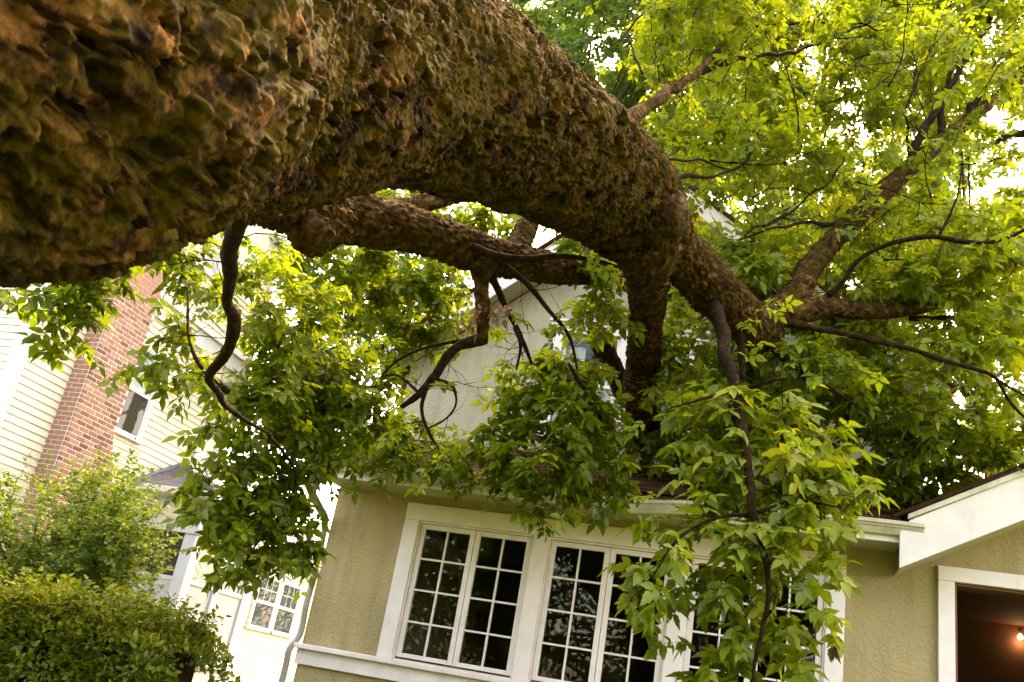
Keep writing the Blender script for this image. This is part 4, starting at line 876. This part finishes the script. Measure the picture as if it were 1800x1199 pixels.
# ================================================================== trees behind
def standing_tree(name, label, bx, by, pts, size, mat, trunk_r, hgt, dens=.5, lod=2, tm=(.3, .8), group=None, world=False, extra=None):
    t = thing(name, label, 'tree', (bx, by, 0), group); f2 = Foliage()
    cs = np.array([at(x, y, d) for (x, y, d, rx, ry) in pts]) if not world else np.array([p[:3] for p in pts])
    top = cs.mean(0)
    tr = [(bx, by, -.1, trunk_r*1.25), (bx+.1, by, hgt*.3, trunk_r), (bx*.6+top[0]*.4, by*.6+top[1]*.4, hgt*.62, trunk_r*.7), (*(top*np.array([1, 1, 0])+np.array([0, 0, hgt*.95])), trunk_r*.2)]
    V, Fq, P = tube(tr, 50, 18, True, lambda Q, RR: .12*RR*fbm(Q/.12, 3)); part('trunk', V, tri(Fq), 'bark_far', t, True)
    for c in cs[::3]:
        a = P[int(np.clip((c[2]/hgt*.8)*50, 14, 46))]; mid = (a+c)/2+np.array([0, 0, .25]); V, Fq, _ = tube([(*a, trunk_r*.32), (*mid, trunk_r*.2), (*c, trunk_r*.07)], 12, 8); part('branch', V, tri(Fq), 'bark_far', t, True)
    for p, c in zip(pts, cs):
        if world:
            r = p[3]; n = int(dens*r*r*pi/(size*size)*1.1); v_ = ball(n, .8); q = c+v_*r*np.array([1, 1, .75])
            f2.add(*LFT[lod], q, v_*.6+rng.normal(0, .5, (n, 3))+np.array([0, 0, -.4]), size*rng.uniform(.7, 1.3, n), np.clip(rng.normal(random.uniform(*tm), .2, n), 0, 1))
        else: clump(f2, p[0], p[1], p[2], p[3], p[4], None, dens, size, lod, random.uniform(*tm), .5, nl=6)
    f2.build(t, mat, 'crown', 'bark_far'); return t
def fill(n, x0, x1, y0, y1, d0, d1, r0, r1, holes=True, test=None):
    out = []
    while len(out) < n:
        x, y = random.uniform(x0, x1), random.uniform(y0, y1)
        if holes and hole(x, y): continue
        if test and not test(x, y): continue
        r = random.uniform(r0, r1)
        if holes and any(abs(x-a) < rx*.6+r*.6 and abs(y-b_) < ry*.6+r*.6 for a, b_, rx, ry in HOLES): r *= .5
        out.append((x, y, random.uniform(d0, d1), r*1.15, r*.9))
    return out
g_ = 'trees standing behind the houses'
c = at(620, 560, 19); standing_tree('background_tree', 'hazy bluish green tree seen between the two houses', -3.2, 17.5, fill(46, 480, 820, 440, 740, 17, 21, 22, 48, False, lambda x, y: not ((x-620)**2/40**2+(y-650)**2/50**2 < 1 or (x-590)**2/25**2+(y-560)**2/20**2 < 1 or (x-700)**2/25**2+(y-690)**2/60**2 < 1)), .15, 'leaf_back', .10, c[2], .5, 2, (.2, .7), g_)
c = at(1050, 150, 24); standing_tree('background_tree', 'pale green tree above the trunk bend at the top centre', c[0], c[1], fill(70, 840, 1240, -60, 330, 20, 26, 30, 60), .18, 'leaf_back', .13, c[2]+1, .5, 2, (.45, .95), g_)
c = at(1420, 200, 22); standing_tree('background_tree', 'green tree behind the upper gable, right of the mossy bend', c[0], c[1], fill(72, 1180, 1620, -60, 480, 18, 24, 30, 60), .17, 'leaf_back', .13, c[2]+1, .42, 2, (.3, .85), g_)
c = at(1740, 400, 20); standing_tree('background_tree', 'light green tree at the right edge behind the entry roof', c[0], c[1], fill(74, 1540, 1840, 0, 840, 16, 22, 26, 52), .16, 'leaf_back', .12, c[2]+1, .4, 2, (.5, 1.), g_)
pts = [(-2+random.uniform(-7, 7), 31+random.uniform(-2, 2), random.uniform(1.2, 7.5), random.uniform(1.3, 2.2)) for _ in range(46)]  # added so the wing panes mirror leaves instead of bright low sky
standing_tree('background_tree', 'low leafy tree added in the back yard, blocking low sky from the wing panes', -2, 31, pts, .22, 'leaf_back', .2, 7.5, .8, 2, (.1, .5), g_, True)
# street trees behind the viewer, mirrored in the panes
for (bx, by, hgt, lb) in ((-17, -15, 13, 'street tree mirrored at the far left of the casement panes'), (-9, -17, 13, 'tall street tree mirrored dark in the left casement panes'), (0, -19, 14, 'broad street tree mirrored dark in the middle casement panes'), (9, -16, 12, 'street tree mirrored dark in the right casement panes')):
    pts = [(bx+random.uniform(-5.5, 5.5), by+random.uniform(-3, 3), hgt*random.uniform(.12, .85), random.uniform(1.5, 2.4)) for _ in range(80)]
    standing_tree('street_tree', lb, bx, by, pts, .26, 'leaf', .35, hgt, .85, 2, (-.2, .05), 'street trees', True)

# ================================================================== hedge and shrub
def onY(x, y, Y): d = at(x, y, 1.)-CAM; return CAM+d*Y/d[1]
h0 = onY(-60, 1040, 4.7); h1 = onY(318, 1100, 5.0)
hx0, hx1 = h0[0]-.2, h1[0]; hz = H+.09
hedge = thing('hedge', 'clipped leafy hedge with loose shoots, its top coloured lighter as if lit, lower left', 'hedge', ((hx0+hx1)/2, 5.2, 0)); fh = Foliage()
n = 30000; u = rng.uniform(0, 1, n); vv = rng.uniform(0, 1, n); which = rng.random(n)
X = hx0+(hx1-hx0)*u; top_ = which < .34; frn = (which >= .34) & (which < .82)
endf = which >= .82
Yp = np.where(top_, 4.75+1.0*vv, 4.72); Zp = np.where(top_, hz, .35+(hz-.35)*vv); X = np.where(endf, hx1, X); Yp = np.where(endf, 4.75+1.0*u, Yp); Zp = np.where(endf, .35+(hz-.35)*vv, Zp)
P_ = np.stack([X, Yp, Zp], 1); nn = np.where(top_[:, None], [0, 0, 1.], np.where(endf[:, None], [1., 0, 0], [0, -1., 0]))
P_ += nn*(.10*fbm(P_*2.2, 3)+.04*fbm(P_*9, 2)-.13*rng.random(n)**1.6+.02)[:, None]
rx_ = np.clip((P_[:, 0]-(hx1-.3))/.3, 0, 1); P_[:, 2] -= np.where(P_[:, 2] > hz-.35, .22*rx_**2, 0)
tin = np.clip(rng.normal(.4, .2, n)+np.where(P_[:, 2] > hz-.14, .30, .0), 0, 1)  # raises leaf tone near the top, painting brighter light there
keep = fbm(P_*3.3+5, 3) < .28; P_, nn, tin = P_[keep], nn[keep], tin[keep]; n = len(P_)
fh.add(*LFT[1], P_, nn*.7+rng.normal(0, .55, (n, 3))+np.array([0, 0, .3]), rng.uniform(.022, .058, n), tin, rn=.8)
for k in range(620):                 # loose shoots on top
    p = np.array([random.uniform(hx0, hx1-.1), random.uniform(4.72, 5.6), hz-.08]); spray(fh, p, np.array([rng.normal(0, .3), rng.normal(-.1, .3), 1.]), random.uniform(.10, .30), 9, random.uniform(.03, .055), 1, random.uniform(.35, .8), .1, simple=True)
fh.build(hedge, 'leaf_hedge')
s = B(); s.box(hx0+.1, hx1-.20, 4.86, 5.6, .25, hz-.10); core = s.put('dark_core', 'bark_twig', hedge)  # solid dark box in place of the shaded hedge inside
for k in range(6):
    xx = hx0+.3+k*(hx1-hx0-.5)/5; V, Fq, _ = tube([(xx, 5.2, -.05, .03), (xx+.05, 5.22, .3, .025), (xx, 5.2, .6, .02)], 8, 8); part('stem', V, tri(Fq), 'bark_twig', hedge)
s0 = onY(40, 1060, 7.2); shrub = thing('shrub', 'loose airy shrub with arching twigs behind the clipped hedge', 'shrub', (s0[0], 7.2, 0)); fs = Foliage()
for k in range(120):
    px_, py_ = random.choice([(random.uniform(-40, 150), random.uniform(830, 980)), (random.uniform(100, 240), random.uniform(815, 960)), (random.uniform(180, 270), random.uniform(900, 1040)), (random.uniform(-40, 290), random.uniform(980, 1100))])
    tip = onY(px_, py_, random.uniform(6.6, 7.9)); root = np.array([s0[0]+random.uniform(-.5, .7), 7.2+random.uniform(-.3, .3), .0])
    mid = root*.45+tip*.55+np.array([0, 0, .35]); S = spline([(*root, .012), (*(root*.7+mid*.3+np.array([0, 0, .3])), .010), (*mid, .008), (*tip, .003)], 14)
    if k < 40:
        V, Fq, _ = tube([tuple(r) for r in S[::2]], 14, 6); part('branch', V, tri(Fq), 'bark_twig', shrub)
    for j in range(4, 14):
        for q in range(4):
            spray(fs, S[j, :3], (S[j, :3]-S[j-1, :3])+rng.normal(0, .12, 3), random.uniform(.15, .35), 14, .05, 2, random.uniform(.2, .7), .3, simple=True)
fs.build(shrub, 'leaf_shrub')

#print('TRIS', sum(len(m.loops)-2*len(m.polygons) for m in bpy.data.meshes))
